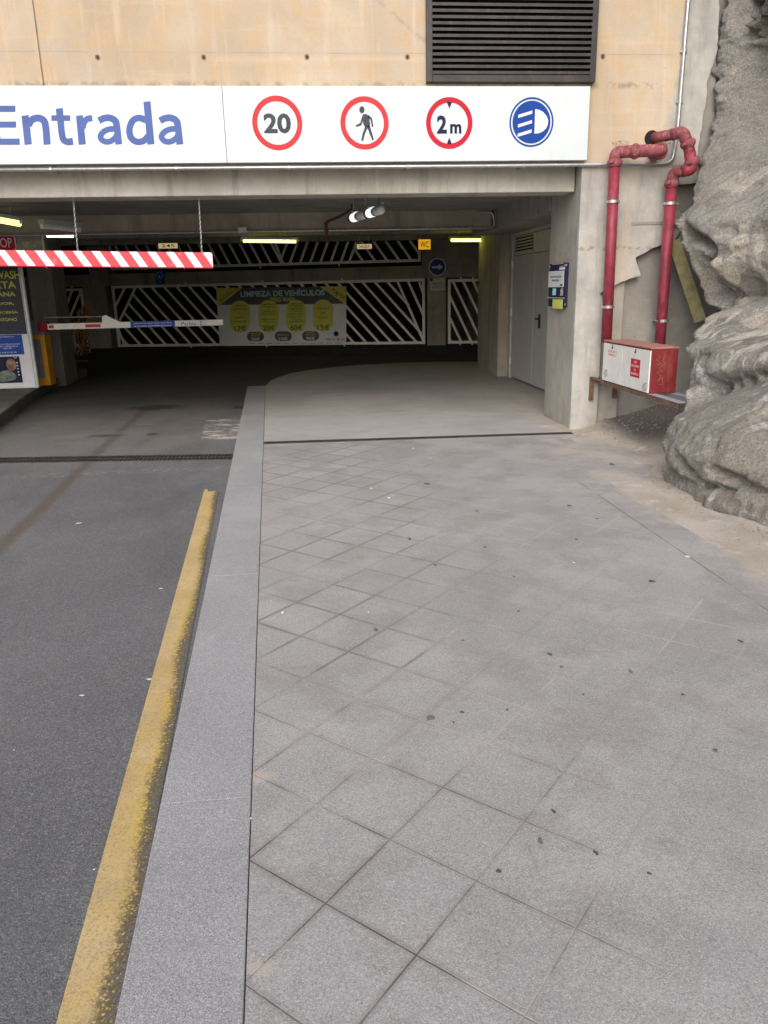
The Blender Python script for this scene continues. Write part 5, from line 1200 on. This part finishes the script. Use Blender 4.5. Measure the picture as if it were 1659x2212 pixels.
def rockx(y, z, feat=True):
    xs_, ys_ = sil(max(0, z)); x = xs_+(base_x(y)-2.9)*(1-.6*sm(.5, 2.5, z))
    if y > ys_: x += (y-ys_)*.75+(y-ys_)**2*.8
    else: x += (ys_-y)*.10*sm(.4, 1.6, z)
    p = Vector((x, y, z))
    ac = (y+z)*.7; al = (z-y)*.7
    n1 = noise.fractal(Vector((ac*1.3, al*.5, 2)), .9, 2.1, 3); n2 = noise.fractal(Vector((ac*4., al*1.5, 3)), .9, 2.1, 4); n3 = noise.fractal(Vector((y*9, z*9, 7)), .75, 2.1, 4)
    amp = .35+.65*sm(.0, .35, abs(y-ys_)+(0 if y < ys_ else 1)); up_ = sm(2.3, 3.1, z)
    x += amp*(-.08*n1-.022*n2*(.4+.6*sm(.8, 1.2, z)))-(.020+.03*up_)*n3-.007*abs(noise.noise(Vector((y*24, z*24, 3))))
    q1 = noise.noise(Vector((y*2, z*2, 8)))*.12; lo_ = .45+.55*sm(.8, 1.2, z); x -= amp*(facet(y+q1, z-q1, .40, 3, .24, .03)*lo_+facet(y-q1, z+q1, .15, 11, .19, .009)*lo_+facet(y, z+q1, .06, 23, .34, .006))*(.8+.5*up_)
    if y < ys_: x += .34*sm(.62, 1.5, z)*sm(0, .8, ys_-y)
    if not feat: return x
    w_ = .03*noise.noise(Vector((y*5, z*5, 1)))
    for pts, wd, dp in CRV:
        d = 9
        for (a0, a1_), (b0, b1) in zip(pts, pts[1:]):
            vx, vy = b0-a0, b1-a1_; t = max(0, min(1, ((y-a0)*vx+(z-a1_)*vy)/(vx*vx+vy*vy+1e-9))); d = min(d, math.hypot(y-a0-t*vx, z-a1_-t*vy))
        d = max(0, d+w_*min(1, wd*6)); x += dp*math.exp(-(d/wd)**2)*(1+.5*n3)
    for (cy_, cz_), ry, rz_, h_ in BLG:
        e = ((y-cy_)/ry)**2+((z-cz_)/rz_)**2
        if e < 1: x -= h_*(1-e)**.75*amp
    return x
for pts, wd, dp in (
    ([(1585, -60), (1597, 60), (1615, 150), (1632, 240), (1652, 320)], .06, .13), ([(1640, -80), (1645, 60), (1652, 200), (1659, 300)], .20, .50),
    ([(1659, 335), (1630, 362), (1602, 386)], .05, .22), ([(1659, 405), (1600, 440), (1560, 452)], .05, .08),
    ([(1490, 500), (1518, 518), (1558, 540)], .06, .24), ([(1558, 545), (1538, 572), (1553, 600), (1590, 628)], .05, .17), ([(1512, 560), (1530, 600), (1545, 660)], .08, .16),
    ([(1495, 742), (1555, 732), (1659, 690)], .05, .11), ([(1520, 700), (1590, 660), (1659, 610)], .045, .09), ([(1510, 858), (1560, 838), (1600, 826), (1659, 828)], .10, .20),
    ([(1490, 975), (1507, 1012), (1520, 1048), (1574, 1066)], .035, .10), ([(1560, 1015), (1600, 1050), (1659, 1075)], .04, .09), ([(1527, 780), (1535, 830), (1545, 850)], .05, .10)):
    CRV.append(([yz(*p) for p in pts], wd, dp))
for p, ry, rz_, h_ in (((1590, 455), .55, .42, .16), ((1615, 575), .45, .28, .14), ((1600, 700), .45, .30, .10), ((1580, 785), .4, .26, .10), ((1545, 935), .75, .36, .17), ((1625, 60), .35, .5, 0), ((1659, 20), .4, .35, .3)):
    BLG.append((yz(*p), ry, rz_, h_))

def rockpt(y, z): return Vector((rockx(y, z), y, z))
g = MB(); n_y = len(yl)
vs = [rockpt(y, z) for z in zl_ for y in yl]
fs = [(j*n_y+i, (j+1)*n_y+i, (j+1)*n_y+i+1, j*n_y+i+1) for j in range(len(zl_)-1) for i in range(n_y-1)]
# close it into a solid mass behind
nv = len(vs); top = [(9, q, zl_[-1]) for q in yl]; vs += [Vector(q) for q in top]; bot = [(9, q, zl_[0]) for q in yl]; vs += [Vector(q) for q in bot]
J = (len(zl_)-1)*n_y
fs += [(J+i, nv+i, nv+i+1, J+i+1) for i in range(n_y-1)]+[(nv+i, nv+n_y+i, nv+n_y+i+1, nv+i+1) for i in range(n_y-1)]
g.add(vs, fs)
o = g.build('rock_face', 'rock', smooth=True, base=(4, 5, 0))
tag(o, 'rough grey shotcrete covered rock face rising along the right side of the paving', 'rock')
